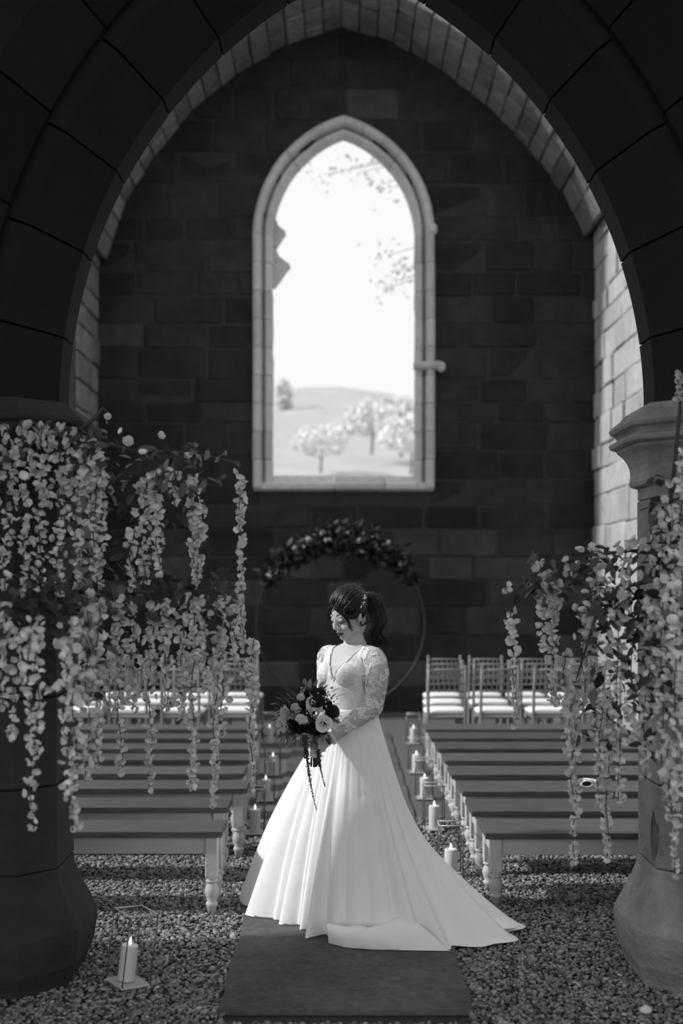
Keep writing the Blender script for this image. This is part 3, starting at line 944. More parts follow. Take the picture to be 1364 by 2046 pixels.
BLO = [blossom_geo(0.0165, 5, 0.9, s) for s in range(3)] + [blossom_geo(0.018, 6, 0.6, 9)]
BLOM = [geo_mesh('blossom', g_, mt['petal']) for g_ in BLO]
LEAFM = [leaf_mesh('leaf', 0.075, 0.017, mt['leaf']), leaf_mesh('leaf', 0.095, 0.024, mt['leaf'])]
PLEAFM = [leaf_mesh('leaf', 0.07, 0.018, mt['pale_leaf'])]
def rrot(): return Euler((random.uniform(0, 2 * PI), random.uniform(0, 2 * PI), random.uniform(0, 2 * PI)))
def put(name, me, parent, loc, rot=None, sc=1.0):
    o = bpy.data.objects.new(name, me); COL.objects.link(o); o.parent = parent; o.location = loc
    o.rotation_euler = rot if rot is not None else rrot(); o.scale = (sc, sc, sc); return o
class Cloud:
    """many copies of small shapes joined into one mesh with a shade per copy"""
    def __init__(self): self.V = []; self.Fa = []; self.S = []; self.n = 0
    def add(self, g_, loc, rot, sc, shade):
        v = np.array(g_[0]) * sc; R = np.array(rot.to_matrix()); v = v @ R.T + np.array(loc)
        self.V.append(v); self.S.append(np.full(len(v), shade))
        for f in g_[1]:
            self.Fa += [self.n + f[0], self.n + f[1], self.n + f[2]]
            if len(f) == 4: self.Fa += [self.n + f[0], self.n + f[2], self.n + f[3]]
        self.n += len(v)
    def build(self, name, mat, parent):
        if not self.n: return None
        me = raw_mesh(name, np.concatenate(self.V), np.array(self.Fa), np.concatenate(self.S))
        o = link(name, me, mat, parent); o['kind'] = 'stuff'; return o
def mgeo(me): return ([tuple(v.co) for v in me.vertices], [tuple(p.vertices) for p in me.polygons])
LEAFG = [mgeo(m) for m in LEAFM]
# hoop garland
cl = Cloud()
for k in range(2000):
    u = random.random(); a = math.radians(32 + 119 * u)
    env = 0.5 + 0.5 * math.sin(PI * u)
    rr_ = HR + random.gauss(0.0, 0.085) * env + 0.01
    cl.add(LEAFG[k % 2], (rr_ * math.cos(a), random.gauss(-0.03, 0.07), zc + rr_ * math.sin(a)), rrot(), random.uniform(0.8, 1.5), random.uniform(0.01, 0.045))
cl.build('foliage', mt['leaf_mass'], hp)
BIGB = geo_mesh('hoop_flower', blossom_geo(0.05, 6, 0.9, 4), mt['petal'])
for k in range(75):
    u = random.random(); a = math.radians(34 + 114 * u)
    rr_ = HR + random.uniform(-0.03, 0.13) * (0.4 + 0.6 * math.sin(PI * u))
    put('hoop_flower', BIGB, hp, (rr_ * math.cos(a), random.uniform(-0.12, -0.04), zc + rr_ * math.sin(a)), None, random.choice((0.4, 0.5, 0.6, 0.7, 0.9, 1.4)))

# ------------------------------------------------------------------ outdoors beyond the window
mb = MB(); nx, ny = 40, 24
for j in range(ny + 1):
    y = 16.3 + (190 - 16.3) * (j / ny) ** 1.8
    for i in range(nx + 1):
        x = (i / nx - .5) * 2 * (12 + y * 1.0)
        t = max(0, (y - 40) / 110); h = 24.0 * min(t, 1) ** 1.1 * (1 + 0.10 * math.sin(x * 0.10 + 2.2) + .05 * math.sin(x * .31)) + 0.4 * math.sin(x * .3) * math.sin(y * .2)
        mb.v.append((x, y, h - 0.15 if y > 20 else -0.15))
for j in range(ny):
    for i in range(nx):
        a = j * (nx + 1) + i; mb.f.append((a, a + 1, a + nx + 2, a + nx + 1))
tag(mb.build('terrain', mt['outdoor'], None, True), 'pale hillside seen through the window, haze in its colour', None, kind='structure')
def tree(x, y, z0, h, r, label, n=260):
    t = thing('hillside_tree', label, 'tree', (x, y, z0), group='pale trees on the hillside')
    mb = MB(); mb.tube([(0, 0, -0.5), (0.1, 0, h * .35), (0, 0.1, h * .7)], [h * .035, h * .025, h * .01], 7); mb.build('trunk', mt['bark'], t)
    c = Cloud(); g_ = blossom_geo(1.0, 5, 0.6, 2)
    for k in range(n):
        d = Vector((random.gauss(0, 1), random.gauss(0, 1), random.gauss(0, 1))).normalized() * random.uniform(.5, 1) ** .5
        c.add(g_, (d.x * r, d.y * r, h * .62 + d.z * h * .38), rrot(), h * random.uniform(.05, .09), random.uniform(.78, .95))  # very pale leaf tone stands in for the haze
    c.build('crown', mt['leaf_mass'], t)
for i, (px, py, y, h, r, lab) in enumerate([
        (566, 838, 124, 4.6, .75, 'pointed pale tree at the left window jamb, outside'), (594, 838, 146, 4.2, .8, 'pale tree second from the left window jamb, outside'),
        (640, 915, 80, 2.6, 2.0, 'low pale bush on the hillside left of the window centre'), (690, 890, 104, 2.6, 1.5, 'rounded pale bush near the window sill centre, outside'),
        (742, 880, 86, 3.4, 1.8, 'pale tree right of the window centre, outside'), (800, 880, 72, 3.2, 1.6, 'tallest pale tree by the right window jamb, outside'),
        (820, 905, 55, 2.2, 1.5, 'low pale bush hugging the right window jamb, outside')]):
    p = P(px, py, y); tree(p.x, y, p.z - 0.5, h, r, lab)
# tree just outside whose twigs cross the opening
bt = thing('beech_tree', 'tree outside the wall with leafy twigs crossing the window', 'tree', (4.6, 20, 0))
mb = MB(); mb.tube([(0, 0, -0.3), (0.1, 0, 4), (-0.1, 0, 9)], [0.28, 0.2, 0.1], 8); mb.build('trunk', mt['bark'], bt)
tw = Cloud(); tl = MB()
for (px, py, L_) in ((775, 510, 70), (795, 560, 60), (770, 575, 40), (755, 370, 50), (700, 335, 60), (720, 345, 70), (650, 350, 45), (800, 540, 30), (810, 850, 20)):
    e = P(px, py, 20) - Vector((4.6, 20, 0)); st = Vector((-0.02, 0, e.z + 0.4))
    mid = (st + e) / 2 + Vector((0, 0, 0.35))
    tl.tube([st, mid, e], [0.03, 0.015, 0.004], 5)
    for k in range(26 if L_ > 25 else 8):
        s_ = L_ * 20 / F
        q = e + Vector((random.gauss(0, s_ * .4), random.gauss(0, .25), random.gauss(0, s_ * .22)))
        tw.add(LEAFG[k % 2], q, rrot(), random.uniform(0.7, 1.3), random.uniform(.6, .9))
tl.build('branches', mt['bark'], bt); tw.build('leaves', mt['leaf_mass'], bt)
mb = MB(); mb.lathe([(230, -0.5), (230, -0.2)], 48)
tag(mb.build('ground', mt['meadow']), 'open ground around the ruin', None, kind='structure')
# pale stone lying at the lower right
mb = MB(); mb.ell((0, 0, 0), (0.026, 0.018, 0.017), None, 12, 8); r_ = random.Random(3)
mb.v = [(x * r_.uniform(.92, 1.08), y * r_.uniform(.92, 1.08), z_ * r_.uniform(.92, 1.08)) for x, y, z_ in mb.v]
pp = P(1290, 2028, 4.80)
o = mb.build('pale_pebble', mt['wax'], None, True, (pp.x, 4.80, 0.024)); tag(o, 'single large white pebble on the gravel in front of the right pillar', 'pebble')
# ------------------------------------------------------------------ hanging blossom displays
def display(name, label, origin, strands, leafzones, seed, top_blooms):
    random.seed(seed)
    t = thing(name, label, 'flower display', origin)
    O = Vector(origin); nb = 0; rest = Cloud(); leafrest = Cloud(); nl = 0
    items = []
    for (x0, ytop, ybot, D, wpx, den) in strands:
        top = P(x0, ytop, D); bot = P(x0 + random.uniform(-8, 8), ybot, D + random.uniform(-.05, .05))
        L_ = top.z - bot.z
        path = [top.lerp(bot, i / 10) + Vector((0.008 * math.sin(i * 1.3 + x0), 0.008 * math.cos(i + x0), 0)) for i in range(11)]
        mb = MB(); mb.tube([p - O for p in path], 0.0022, 5)
        s_ = mb.build('blossom_strand', mt['vine'], t)
        n = int(L_ / 0.0115 * den)
        for k in range(n):
            u = (k + random.random()) / n
            wid = wpx * D / F * (1.0 if u < 0.55 else max(0.22, 1.0 - 1.55 * (u - 0.55)))
            p = top.lerp(bot, u) + Vector((random.gauss(0, wid * .5), random.gauss(0, wid * .5), random.uniform(-.01, .01)))
            items.append((p, s_, D, u))
    items.sort(key=lambda q: q[2] + random.uniform(-.25, .25))
    for p, s_, D, u in items:
        sc = random.uniform(0.78, 1.22) * (1.15 if u < 0.4 else 0.92)
        k = random.randrange(4)
        # blossoms hang: open downwards and outwards
        rot = Euler((PI + random.gauss(0, .9), random.gauss(0, .9), random.uniform(0, 2 * PI)))
        if nb < 290:
            put('blossom', BLOM[k], s_, p - O, rot, sc); nb += 1
        else:
            rest.add(BLO[k], p - O, rot, sc, random.uniform(0.66, 0.95))
    for (x0, x1, y0, y1, D0, D1, n, tone) in leafzones:
        for k in range(int(n * 1.1)):
            fx = random.random()
            x = x0 + (x1 - x0) * fx; y = y0 + (y1 - y0) * random.random()
            p = P(x, y, random.uniform(D0, D1)) - O
            rot = Euler((random.gauss(-0.5, .6), random.gauss(0, .7), random.uniform(0, 2 * PI)))
            if nl < 290:
                put('leaf', (PLEAFM[0] if random.random() < tone else LEAFM[k % 2]), t, p, rot, random.uniform(.45, .85)); nl += 1
            else:
                leafrest.add(LEAFG[k % 2], p, rot, random.uniform(.45, .85), random.uniform(0.02, 0.09))
    for (x, y, D, s_) in top_blooms:
        put('large_bloom', BLOM[3], t, P(x, y, D) - O, Euler((random.uniform(.5, 1.6), random.uniform(-.5, .5), random.uniform(0, 6))), s_)
    rest.build('blossom_mass', mt['petal_mass'], t)
    leafrest.build('leaf_mass', mt['leaf_mass'], t)
    return t
# branches that carry the strands, tied round the pillar
def boughs(t, O, lines):
    for pts in lines:
        mb = MB(); q = [P(*p) - Vector(O) for p in pts]
        mb.tube(q, [0.012] + [0.008] * (len(q) - 2) + [0.003], 6); mb.build('bough', mt['vine'], t, True)
OL = (PXL, 4.9, 2.3)
SL = [  # x, y top, y bottom, distance, half width px, density
    (18, 850, 1180, 4.85, 26, 1.2), (52, 850, 1190, 4.82, 26, 1.3), (85, 850, 1200, 4.80, 26, 1.3), (120, 850, 1190, 4.84, 26, 1.3), (155, 870, 1180, 4.85, 26, 1.3), (185, 880, 1170, 4.9, 20, 1.2), (205, 930, 1180, 4.9, 15, 1.2),
    (262, 1050, 1180, 4.95, 12, 1.2), (290, 960, 1165, 5.0, 16, 1.6), (310, 940, 1150, 5.0, 14, 1.5), (385, 950, 1170, 5.05, 13, 1.9), (402, 1010, 1160, 5.05, 12, 1.5), (345, 930, 1010, 5.0, 14, 1.0),
    (479, 945, 1300, 5.1, 8, 1.15), (470, 1180, 1320, 5.08, 16, 1.6), (446, 1190, 1310, 5.08, 12, 1.4),
    (505, 1275, 1575, 5.15, 9, 1.15), (497, 1330, 1480, 5.15, 8, 1.0),
    (30, 1220, 1480, 4.35, 28, 1.1), (58, 1240, 1665, 4.25, 14, 0.75), (75, 1230, 1500, 4.3, 22, 0.9), (8, 1200, 1420, 4.4, 15, .9),
    (150, 1230, 1660, 4.35, 18, 1.0), (175, 1210, 1560, 4.45, 18, 1.0), (130, 1240, 1600, 4.3, 16, .8), (195, 1200, 1530, 4.5, 14, 1.1),
    (235, 1180, 1545, 4.9, 15, 1.25), (262, 1200, 1420, 4.92, 16, 1.2), (300, 1200, 1578, 4.95, 12, 1.2), (330, 1200, 1420, 4.95, 16, 1.3), (362, 1190, 1440, 4.98, 16, 1.3), (388, 1190, 1575, 4.95, 12, 1.3),
    (410, 1190, 1380, 5.0, 14, 1.4), (432, 1290, 1615, 5.05, 9, 1.2), (215, 1290, 1420, 4.85, 18, 1.1), (440, 1250, 1470, 5.05, 16, 1.2)]
ZL = [(0, 230, 840, 920, 4.75, 5.0, 110, .15), (200, 420, 880, 990, 4.85, 5.1, 95, .3), (400, 480, 900, 960, 5.0, 5.1, 10, .9), (100, 240, 1150, 1240, 4.35, 4.9, 60, .0), (230, 460, 1140, 1240, 4.9, 5.1, 120, .05), (0, 120, 1150, 1260, 4.2, 4.5, 70, .05), (0, 220, 920, 1150, 4.88, 5.0, 130, .1), (230, 400, 980, 1140, 5.0, 5.1, 60, .05), (20, 210, 1240, 1400, 4.4, 4.6, 60, .02), (220, 450, 1240, 1330, 5.0, 5.15, 70, .02)]
BL = [(58, 850, 4.75, 1.5), (45, 950, 4.75, 1.3), (128, 856, 4.75, 1.5), (255, 880, 4.85, 1.5), (242, 862, 4.85, 1.0), (320, 870, 4.9, 1.2), (375, 912, 5.0, 1.2), (395, 955, 5.05, 1.3), (180, 1185, 4.6, 1.3), (85, 848, 4.8, 1.1), (150, 862, 4.8, 1.3), (12, 1150, 4.3, 1.3), (285, 905, 4.9, 1.2), (215, 832, 4.9, 1.0)]
tL = display('blossom_display', 'cascading pale blossom strands and dark leaves hung on the left pillar', OL, SL, ZL, 21, BL)
boughs(tL, OL, [[(40, 900, 5.05), (150, 870, 4.9), (260, 900, 4.95), (360, 905, 5.0), (430, 915, 5.08), (470, 925, 5.1), (482, 945, 5.1)],
                [(40, 1190, 5.05), (120, 1205, 4.45), (60, 1200, 4.3), (10, 1200, 4.35)], [(60, 1180, 5.05), (230, 1180, 4.9), (330, 1185, 4.97), (420, 1180, 5.03), (480, 1190, 5.1), (508, 1265, 5.15)],
                [(60, 1200, 5.03), (150, 1215, 4.4), (200, 1200, 4.5)], [(130, 880, 4.9), (190, 835, 4.9), (205, 815, 4.92), (222, 832, 4.92)]])
OR = (PXR, 4.9, 1.9)
SR = [(1022, 1215, 1455, 5.1, 9, 1.1), (1010, 1168, 1186, 5.1, 5, 1.2), (1098, 1150, 1405, 5.05, 13, 1.5), (1080, 1200, 1295, 5.05, 9, 1.0), (1110, 1180, 1300, 5.05, 9, 1.2), (1085, 1120, 1160, 5.05, 14, 1.4),
      (1125, 1300, 1440, 5.0, 15, 1.2), (1150, 1370, 1730, 4.85, 10, 1.1), (1138, 1380, 1600, 4.85, 14, 1.2), (1160, 1200, 1420, 4.9, 22, 1.0), (1190, 1150, 1480, 4.8, 22, 1.0),
      (1215, 1380, 1715, 4.75, 13, 1.25), (1230, 1180, 1600, 4.7, 22, 1.0), (1260, 1140, 1480, 4.65, 24, .9), (1200, 1400, 1600, 4.75, 14, 1.0), (1290, 1200, 1560, 4.6, 20, 1.0), (1320, 1150, 1600, 4.55, 18, 1.0), (1350, 1100, 1745, 4.45, 11, 1.0),
      (1335, 1480, 1640, 4.5, 14, .9), (1362, 1300, 1620, 4.4, 14, .9), (1345, 950, 1120, 4.7, 22, 1.1), (1325, 1010, 1150, 4.75, 16, 1.0), (1362, 900, 1150, 4.65, 14, 1.1), (1358, 745, 800, 4.8, 6, 1.4),
      (1180, 1090, 1160, 4.95, 20, 1.2), (1250, 1085, 1150, 4.8, 24, 1.3), (1140, 1110, 1150, 5.0, 16, 1.2), (1215, 1100, 1180, 4.85, 20, .9), (1300, 1060, 1130, 4.8, 20, 1.0)]
ZR = [(1060, 1180, 1105, 1190, 4.95, 5.1, 60, .25), (1170, 1300, 1090, 1250, 4.7, 4.95, 110, .05), (1180, 1364, 1180, 1420, 4.55, 4.85, 170, .02), (1300, 1364, 950, 1150, 4.7, 4.95, 60, .15), (1030, 1080, 1150, 1190, 5.08, 5.12, 10, .6), (1150, 1330, 1400, 1500, 4.7, 4.9, 30, .1)]
BR = [(1070, 1135, 5.0, 1.2), (1115, 1165, 5.0, 1.3), (1180, 1092, 4.9, 1.2), (1265, 1080, 4.8, 1.6), (1235, 1090, 4.85, 1.4), (1283, 1098, 4.8, 1.3), (1328, 1060, 4.75, 1.4), (1345, 1240, 4.4, 1.5), (1333, 1195, 4.45, 1.4), (1345, 1030, 4.7, 1.3), (1250, 1125, 4.8, 1.3)]
tR = display('blossom_display', 'cascading pale blossom strands and dark leaves hung on the right pillar', OR, SR, ZR, 22, BR)
boughs(tR, OR, [[(1330, 1110, 5.03), (1260, 1100, 4.85), (1180, 1110, 4.95), (1110, 1125, 5.03), (1060, 1150, 5.08), (1030, 1180, 5.1), (1022, 1215, 5.1)],
                [(1340, 1150, 5.03), (1260, 1170, 4.7), (1200, 1200, 4.75), (1150, 1360, 4.85)], [(1340, 1120, 5.03), (1330, 1100, 4.75), (1345, 950, 4.75), (1358, 820, 4.78), (1358, 745, 4.8)],
                [(1340, 1160, 5.03), (1330, 1180, 4.6), (1350, 1200, 4.45)]])
# ------------------------------------------------------------------ the bride
random.seed(5)
BD = 6.1
def B(x, y, d=0.0): return P(x, y, BD + d)
Fv = Vector((-0.72, -0.69, 0)).normalized()          # the way her body faces
Lv = Vector((-Fv.y, Fv.x, 0))                        # towards her left, nearer the camera
Zv = Vector((0, 0, 1))
bride = thing('person', 'bride in white satin gown and lace sleeves looking down over her bouquet', 'person', (0.06, BD, 0))
BO = Vector((0.06, BD, 0))
# head frame
hf = Vector((-0.80, -0.60, 0)).normalized(); pt = math.radians(23)
HFv = hf * math.cos(pt) - Zv * math.sin(pt); HL = Vector((-hf.y, hf.x, 0)); HU = (HFv.cross(HL)); HU = HU if HU.z > 0 else -HU
rollm = Matrix.Rotation(math.radians(-3), 3, HFv)
HL = rollm @ HL; HU = rollm @ HU
HO = B(695, 1229, -0.02)
HR_ = Matrix((HL, HFv, HU)).transposed()             # local (left, forward, up) -> world
def H(l, f, u): return HO + HL * l + HFv * f + HU * u
def cr(L_, t):
    t = max(0, min(t, .9999)) * (len(L_) - 1); i = int(t); u_ = t - i
    p0, p1, p2, p3 = L_[max(i - 1, 0)], L_[i], L_[i + 1], L_[min(i + 2, len(L_) - 1)]
    if isinstance(p1, float): return p1 + (p2 - p1) * u_
    return 0.5 * ((2 * p1) + (p2 - p0) * u_ + (2 * p0 - 5 * p1 + 4 * p2 - p3) * u_ ** 2 + (3 * p1 - p0 - 3 * p2 + p3) * u_ ** 3)
def smooth_tube(mb, pts, rad, n, m=22):
    rad = [float(r) for r in rad]
    mb.tube([cr(pts, i / m) for i in range(m + 1)], [cr(rad, i / m) for i in range(m + 1)], n)
body = MB()
def hell(c, r, rot=None):
    R = HR_ if rot is None else HR_ @ rot
    body.ell(H(*c), r, R, 20, 14)
# skull and face
hell((0, -0.022, 0.035), (0.073, 0.090, 0.080))
hell((0, 0.020, 0.005), (0.067, 0.066, 0.088))
hell((0, 0.032, -0.045), (0.054, 0.052, 0.062))
hell((0, 0.056, -0.092), (0.027, 0.026, 0.022))
for s in (-1, 1):
    hell((s * 0.036, 0.052, -0.034), (0.027, 0.028, 0.028))
    hell((s * 0.028, 0.065, 0.027), (0.024, 0.012, 0.008))
    hell((s * 0.031, 0.0695, 0.004), (0.0155, 0.0150, 0.0125))
    hell((s * 0.010, 0.091, -0.033), (0.0078, 0.010, 0.0068))
    hell((s * 0.045, 0.015, -0.070), (0.017, 0.030, 0.022))
    hell((s * 0.078, -0.012, -0.006), (0.009, 0.018, 0.031), Euler((0.25, s * 0.15, s * -0.45)).to_matrix())
body.tube([H(0, 0.077, 0.024), H(0, 0.086, 0.002), H(0, 0.095, -0.016), H(0, 0.101, -0.027), H(0, 0.092, -0.037)], [0.0080, 0.0080, 0.0088, 0.0105, 0.008], 10)
body.tube([H(-0.024, 0.074, -0.0645), H(-0.010, 0.0865, -0.0595), H(0, 0.0875, -0.0610), H(0.010, 0.0865, -0.0595), H(0.024, 0.074, -0.0645)], [0.002, 0.0058, 0.0055, 0.0058, 0.002], 8)
body.tube([H(-0.022, 0.073, -0.0655), H(-0.008, 0.0855, -0.0710), H(0.008, 0.0855, -0.0710), H(0.022, 0.073, -0.0655)], [0.002, 0.0065, 0.0065, 0.002], 8)
# neck
nb = B(708, 1282, 0.02)
body.tube([H(0, -0.035, -0.02), H(0, -0.030, -0.075), nb + Vector((-.005, 0, .045)), nb, nb + Vector((0, 0, -.06))], [0.058, 0.050, 0.049, 0.056, 0.08], 18)
# torso
TS = [(0.80, 0.070, .150, .115, 0.0), (0.92, 0.066, .165, .120, -.01), (1.00, .064, .145, .110, 0.0), (1.06, .063, .122, .098, 0.0), (1.14, .053, .125, .100, 0.01), (1.20, .040, .138, .108, .01),
      (1.26, .032, .146, .106, .01), (1.31, .034, .152, .096, .005), (1.355, .045, .158, .082, 0), (1.385, .057, .140, .066, 0), (1.405, .064, .095, .052, 0), (1.42, .066, .055, .045, 0)]
n = 28; vs = []; fs = []
for z_, cx_, a, b_, off in TS:
    c_ = Vector((cx_, BD + 0.01, z_)) + Fv * off
    for k in range(n):
        t = 2 * PI * k / n; vs.append(c_ + Lv * (a * math.cos(t)) + Fv * (b_ * math.sin(t)))
for i in range(len(TS) - 1):
    for k in range(n):
        a = i * n + k; b_ = i * n + (k + 1) % n; fs.append((a, b_, b_ + n, a + n))
fs += [tuple(reversed(range(n))), tuple(range((len(TS) - 1) * n, len(TS) * n))]
body.add(vs, fs)
tc = Vector((0.036, BD + 0.01, 1.262))
for s in (-1, 1):
    body.ell(tc + Lv * (s * 0.068) + Fv * 0.066, (0.062, 0.066, 0.064), Matrix((Lv, Fv, Zv)).transposed())
# arms (left arm is near the camera)
shL = Vector((0.045, BD, 1.345)) + Lv * 0.165
elL = B(746, 1411, -0.17); wrL = B(663, 1473, -0.27)
smooth_tube(body, [shL - Lv * .05 + Zv * .012, shL, shL.lerp(elL, .35) + Vector((.018, -.01, 0)), shL.lerp(elL, .75) + Vector((.008, 0, 0)), elL], [0.052, 0.057, 0.055, 0.048, 0.042], 18)
smooth_tube(body, [elL + Vector((.004, .01, .02)), elL + Vector((0, 0, -.004)), elL.lerp(wrL, .3), elL.lerp(wrL, .7), wrL, wrL + (wrL - elL).normalized() * .02], [0.040, 0.043, 0.044, 0.033, 0.0255, 0.023], 16)
shR = Vector((0.035, BD, 1.340)) - Lv * 0.155
elR = B(650, 1398, 0.06); wrR = B(640, 1462, -0.20)
smooth_tube(body, [shR + Lv * .05, shR, shR.lerp(elR, .5), elR], [0.050, 0.050, 0.046, 0.040], 16)
smooth_tube(body, [elR, elR.lerp(wrR, .35), wrR, wrR + Vector((-.01, -.01, -.01))], [0.040, 0.038, 0.026, 0.024], 14)
# legs and shoes under the gown
for s in (-1, 1):
    hp_ = Vector((0.066, BD + .01, 0.86)) + Lv * (s * 0.085)
    kn = hp_ + Vector((0, 0, -.40)) + Fv * .02; an = kn + Vector((0, 0, -.37)) - Fv * .02
    body.tube([hp_, hp_.lerp(kn, .5), kn, kn.lerp(an, .35), an, an + Vector((0, 0, -.05))], [0.09, 0.075, 0.055, 0.054, 0.036, 0.034], 14)
    body.tube([an + Vector((0, 0, -.05)) - Fv * .03, an + Vector((0, 0, -.055)) + Fv * .05, an + Vector((0, 0, -.065)) + Fv * .15], [0.034, 0.036, 0.022], 10)
# hands round the bouquet stems
HK = B(628, 1488, -0.30)                              # handle centre at the left hand
hdir = (B(631, 1530, -0.29) - B(618, 1440, -0.31)).normalized()
def hand(center, wr, side, top, thumb_up=True):
    """fingers wrap round the handle: side +1 palm on the right of the handle, -1 on the left/back"""
    a0 = math.radians(20 if side > 0 else 150)
    R0 = 0.0255
    kn = center + Vector((0.034 * side, 0.006, 0.004))
    body.tube([wr, wr.lerp(kn, .5), kn + Vector((0, 0, .004)), kn + Vector((-0.006 * side, -.004, 0))], [(0.024, 0.024), (0.020, 0.030), (0.019, 0.038), (0.013, 0.034)], 14)
    for i in range(4):
        dz = 0.030 - 0.0195 * i
        L_ = (2.5, 2.8, 2.6, 2.1)[i]
        rad = (0.0088, 0.0090, 0.0086, 0.0076)[i]
        pts = []; rr = []
        for j in range(8):
            t = j / 7
            ang = (0.35 - L_ * t) if side > 0 else (PI - 0.5 + L_ * t)
            R_ = R0 + 0.010 + (0.010 * (1 - t) if j < 2 else 0)
            pts.append(center + hdir * (-dz + 0.004 * t) + Vector((R_ * math.cos(ang), R_ * math.sin(ang), 0)))
            rr.append(rad * (1.08 if j in (2, 5) else 1.0) * (1 - .22 * t))
        pts.insert(0, kn + hdir * (-dz * .9)); rr.insert(0, rad * 1.1)
        body.tube(pts, rr, 8)
    b0_ = wr.lerp(kn, .45) + Zv * .018
    body.tube([b0_, b0_ + Vector((-.012 * side, -.012, .016)), center + Vector((0.018 * side, -.030, .042)), center + Vector((-.004 * side, -.033, .052))], [0.014, 0.0125, 0.0105, 0.008], 8)
hand(HK, wrL + (wrL - elL).normalized() * .012, 1, 0)
hand(HK - hdir * 0.034 + Vector((0, .006, 0)), wrR, -1, 0)
body.v = [tuple(Vector(p) - BO) for p in body.v]
tmp = body.build('body_tmp', None)
md = tmp.modifiers.new('r', 'REMESH'); md.mode = 'VOXEL'; md.voxel_size = 0.0030; md.use_smooth_shade = True
ms = tmp.modifiers.new('s', 'SMOOTH'); ms.factor = 0.5; ms.iterations = 4
dg = bpy.context.evaluated_depsgraph_get()
bme = bpy.data.meshes.new_from_object(tmp.evaluated_get(dg)); bme.name = 'body'
bpy.data.objects.remove(tmp)
nv_ = len(bme.vertices); co = np.zeros(nv_ * 3); bme.vertices.foreach_get('co', co); co = co.reshape(-1, 3)
wco = co + np.array(BO)
HM = np.array([HL, HFv, HU]); hl = (wco - np.array(HO)) @ HM.T       # local head coordinates
shade = np.full(nv_, 0.50)
l, f_, u = np.abs(hl[:, 0]), hl[:, 1], hl[:, 2]
inhead = (np.linalg.norm(hl, axis=1) < 0.17) & (f_ > 0.03)
lip = inhead & (f_ > 0.066) & (((l / 0.0235) ** 2 + ((u + 0.0655) / (0.0105)) ** 2) < 1)
shade[lip] = 0.06
bl = 0.5 - 0.5 * np.clip((l - 0.010) / 0.045, 0, 1)
bu = 0.030 + 0.006 * np.sin(np.clip((l - 0.012) / 0.042, 0, 1) * PI * .8)
brow = inhead & (l > 0.012) & (l < 0.054) & (np.abs(u - bu) < 0.0034 - 0.02 * np.clip(l - .045, 0, 1)); shade[brow] = 0.07
lu = -0.006 - 0.004 * np.sin(np.clip((l - 0.014) / 0.034, 0, 1) * PI) + 0.004
lash = inhead & (l > 0.014) & (l < 0.050) & (np.abs(u - lu + 0.002) < 0.0030); shade[lash] = 0.04
lid = inhead & (l > 0.015) & (l < 0.049) & (u > lu) & (u < lu + 0.017) & ~brow; shade[lid] = np.minimum(shade[lid], 0.30)
at = bme.attributes.new('shade', 'FLOAT', 'POINT'); at.data.foreach_set('value', shade.astype(np.float32))
bme.materials.clear(); bme.materials.append(mt['skin'])
bme.polygons.foreach_set('use_smooth', [True] * len(bme.polygons))
bo_ = link('body', bme, None, bride); bo_['label'] = 'fair skin, dark lips, closed downcast eyes'

# garments cut from the body surface, lifted off it a little
nor = np.zeros(nv_ * 3); bme.vertices.foreach_get('normal', nor); nor = nor.reshape(-1, 3)
tl_ = wco - np.array((0.05, BD, 0)); bl_ = tl_ @ np.array(Lv); bf_ = tl_ @ np.array(Fv); bz = wco[:, 2]
def seg_dist(a, b_):
    a = np.array(a); d = np.array(b_) - a; t = np.clip(((wco - a) @ d) / (d @ d), 0, 1)
    return np.linalg.norm(wco - a - t[:, None] * d, axis=1), t
dUL, tUL = seg_dist(shL, elL); dFL, tFL = seg_dist(elL, wrL + (wrL - elL).normalized() * .01)
dUR, tUR = seg_dist(shR, elR); dFR, tFR = seg_dist(elR, wrR)
armL = ((dUL < 0.075) & (bl_ > 0.135)) | ((dUL < 0.07) & (tUL > .35) & (bl_ > 0.12)) | ((dFL < 0.06) & (tFL < 0.99) & (tFL > 0.0))
armR = ((dUR < 0.07) & (bl_ < -0.135)) | ((dUR < 0.06) & (tUR > .4) & (bl_ < -.10)) | ((dFR < 0.05) & (tFR < 0.99))
# arms never include the torso side: torso is within its ellipse
vneck = (bf_ > 0.0) & (np.abs(bl_) < 0.66 * (bz - 1.225)) & (bz > 1.225)
wob = 0.006 * np.sin(bl_ * 160) + 0.005 * np.sin(bz * 190)
vneck = (bf_ > -0.01) & (np.abs(bl_) + wob < 0.62 * (bz - 1.235))
back = (bf_ <= -0.01) & (bz > 1.385 + 0.0 * bl_)
collar = (bz > 1.405)
necky = (np.linalg.norm(wco[:, :2] - np.array((0.066, BD + .01)), axis=1) < 0.085) & (bz > 1.375)
torso = (bz > 1.04) & (bz < 1.43) & ~vneck & ~collar & ~necky & (np.abs(bl_) < 0.24) & ~((dFL < 0.055) & (bf_ > .09)) & ~(back & necky)
pol = np.array([tuple(p.vertices) + ((p.vertices[2],) if len(p.vertices) == 3 else ()) for p in bme.polygons])
def garment(name, mask, off, mat, label=None):
    keep = mask[pol].all(axis=1)
    P_ = pol[keep]; ids = np.unique(P_); mp_ = -np.ones(nv_, int); mp_[ids] = np.arange(len(ids))
    V = co[ids] + nor[ids] * off
    me = bpy.data.meshes.new(name)
    fs = [tuple(dict.fromkeys(mp_[p])) for p in P_]
    me.from_pydata(V.tolist(), [], fs); me.polygons.foreach_set('use_smooth', [True] * len(fs)); me.update()
    o = link(name, me, mat, bride)
    if label: o['label'] = label
    return o
handm = ((np.linalg.norm(wco - np.array(HK), axis=1) < 0.075))
bod = torso & ~armL & ~armR & ~handm
garment('bodice', bod, 0.0045, mt['lace'], 'fitted lace bodice with deep V neck')
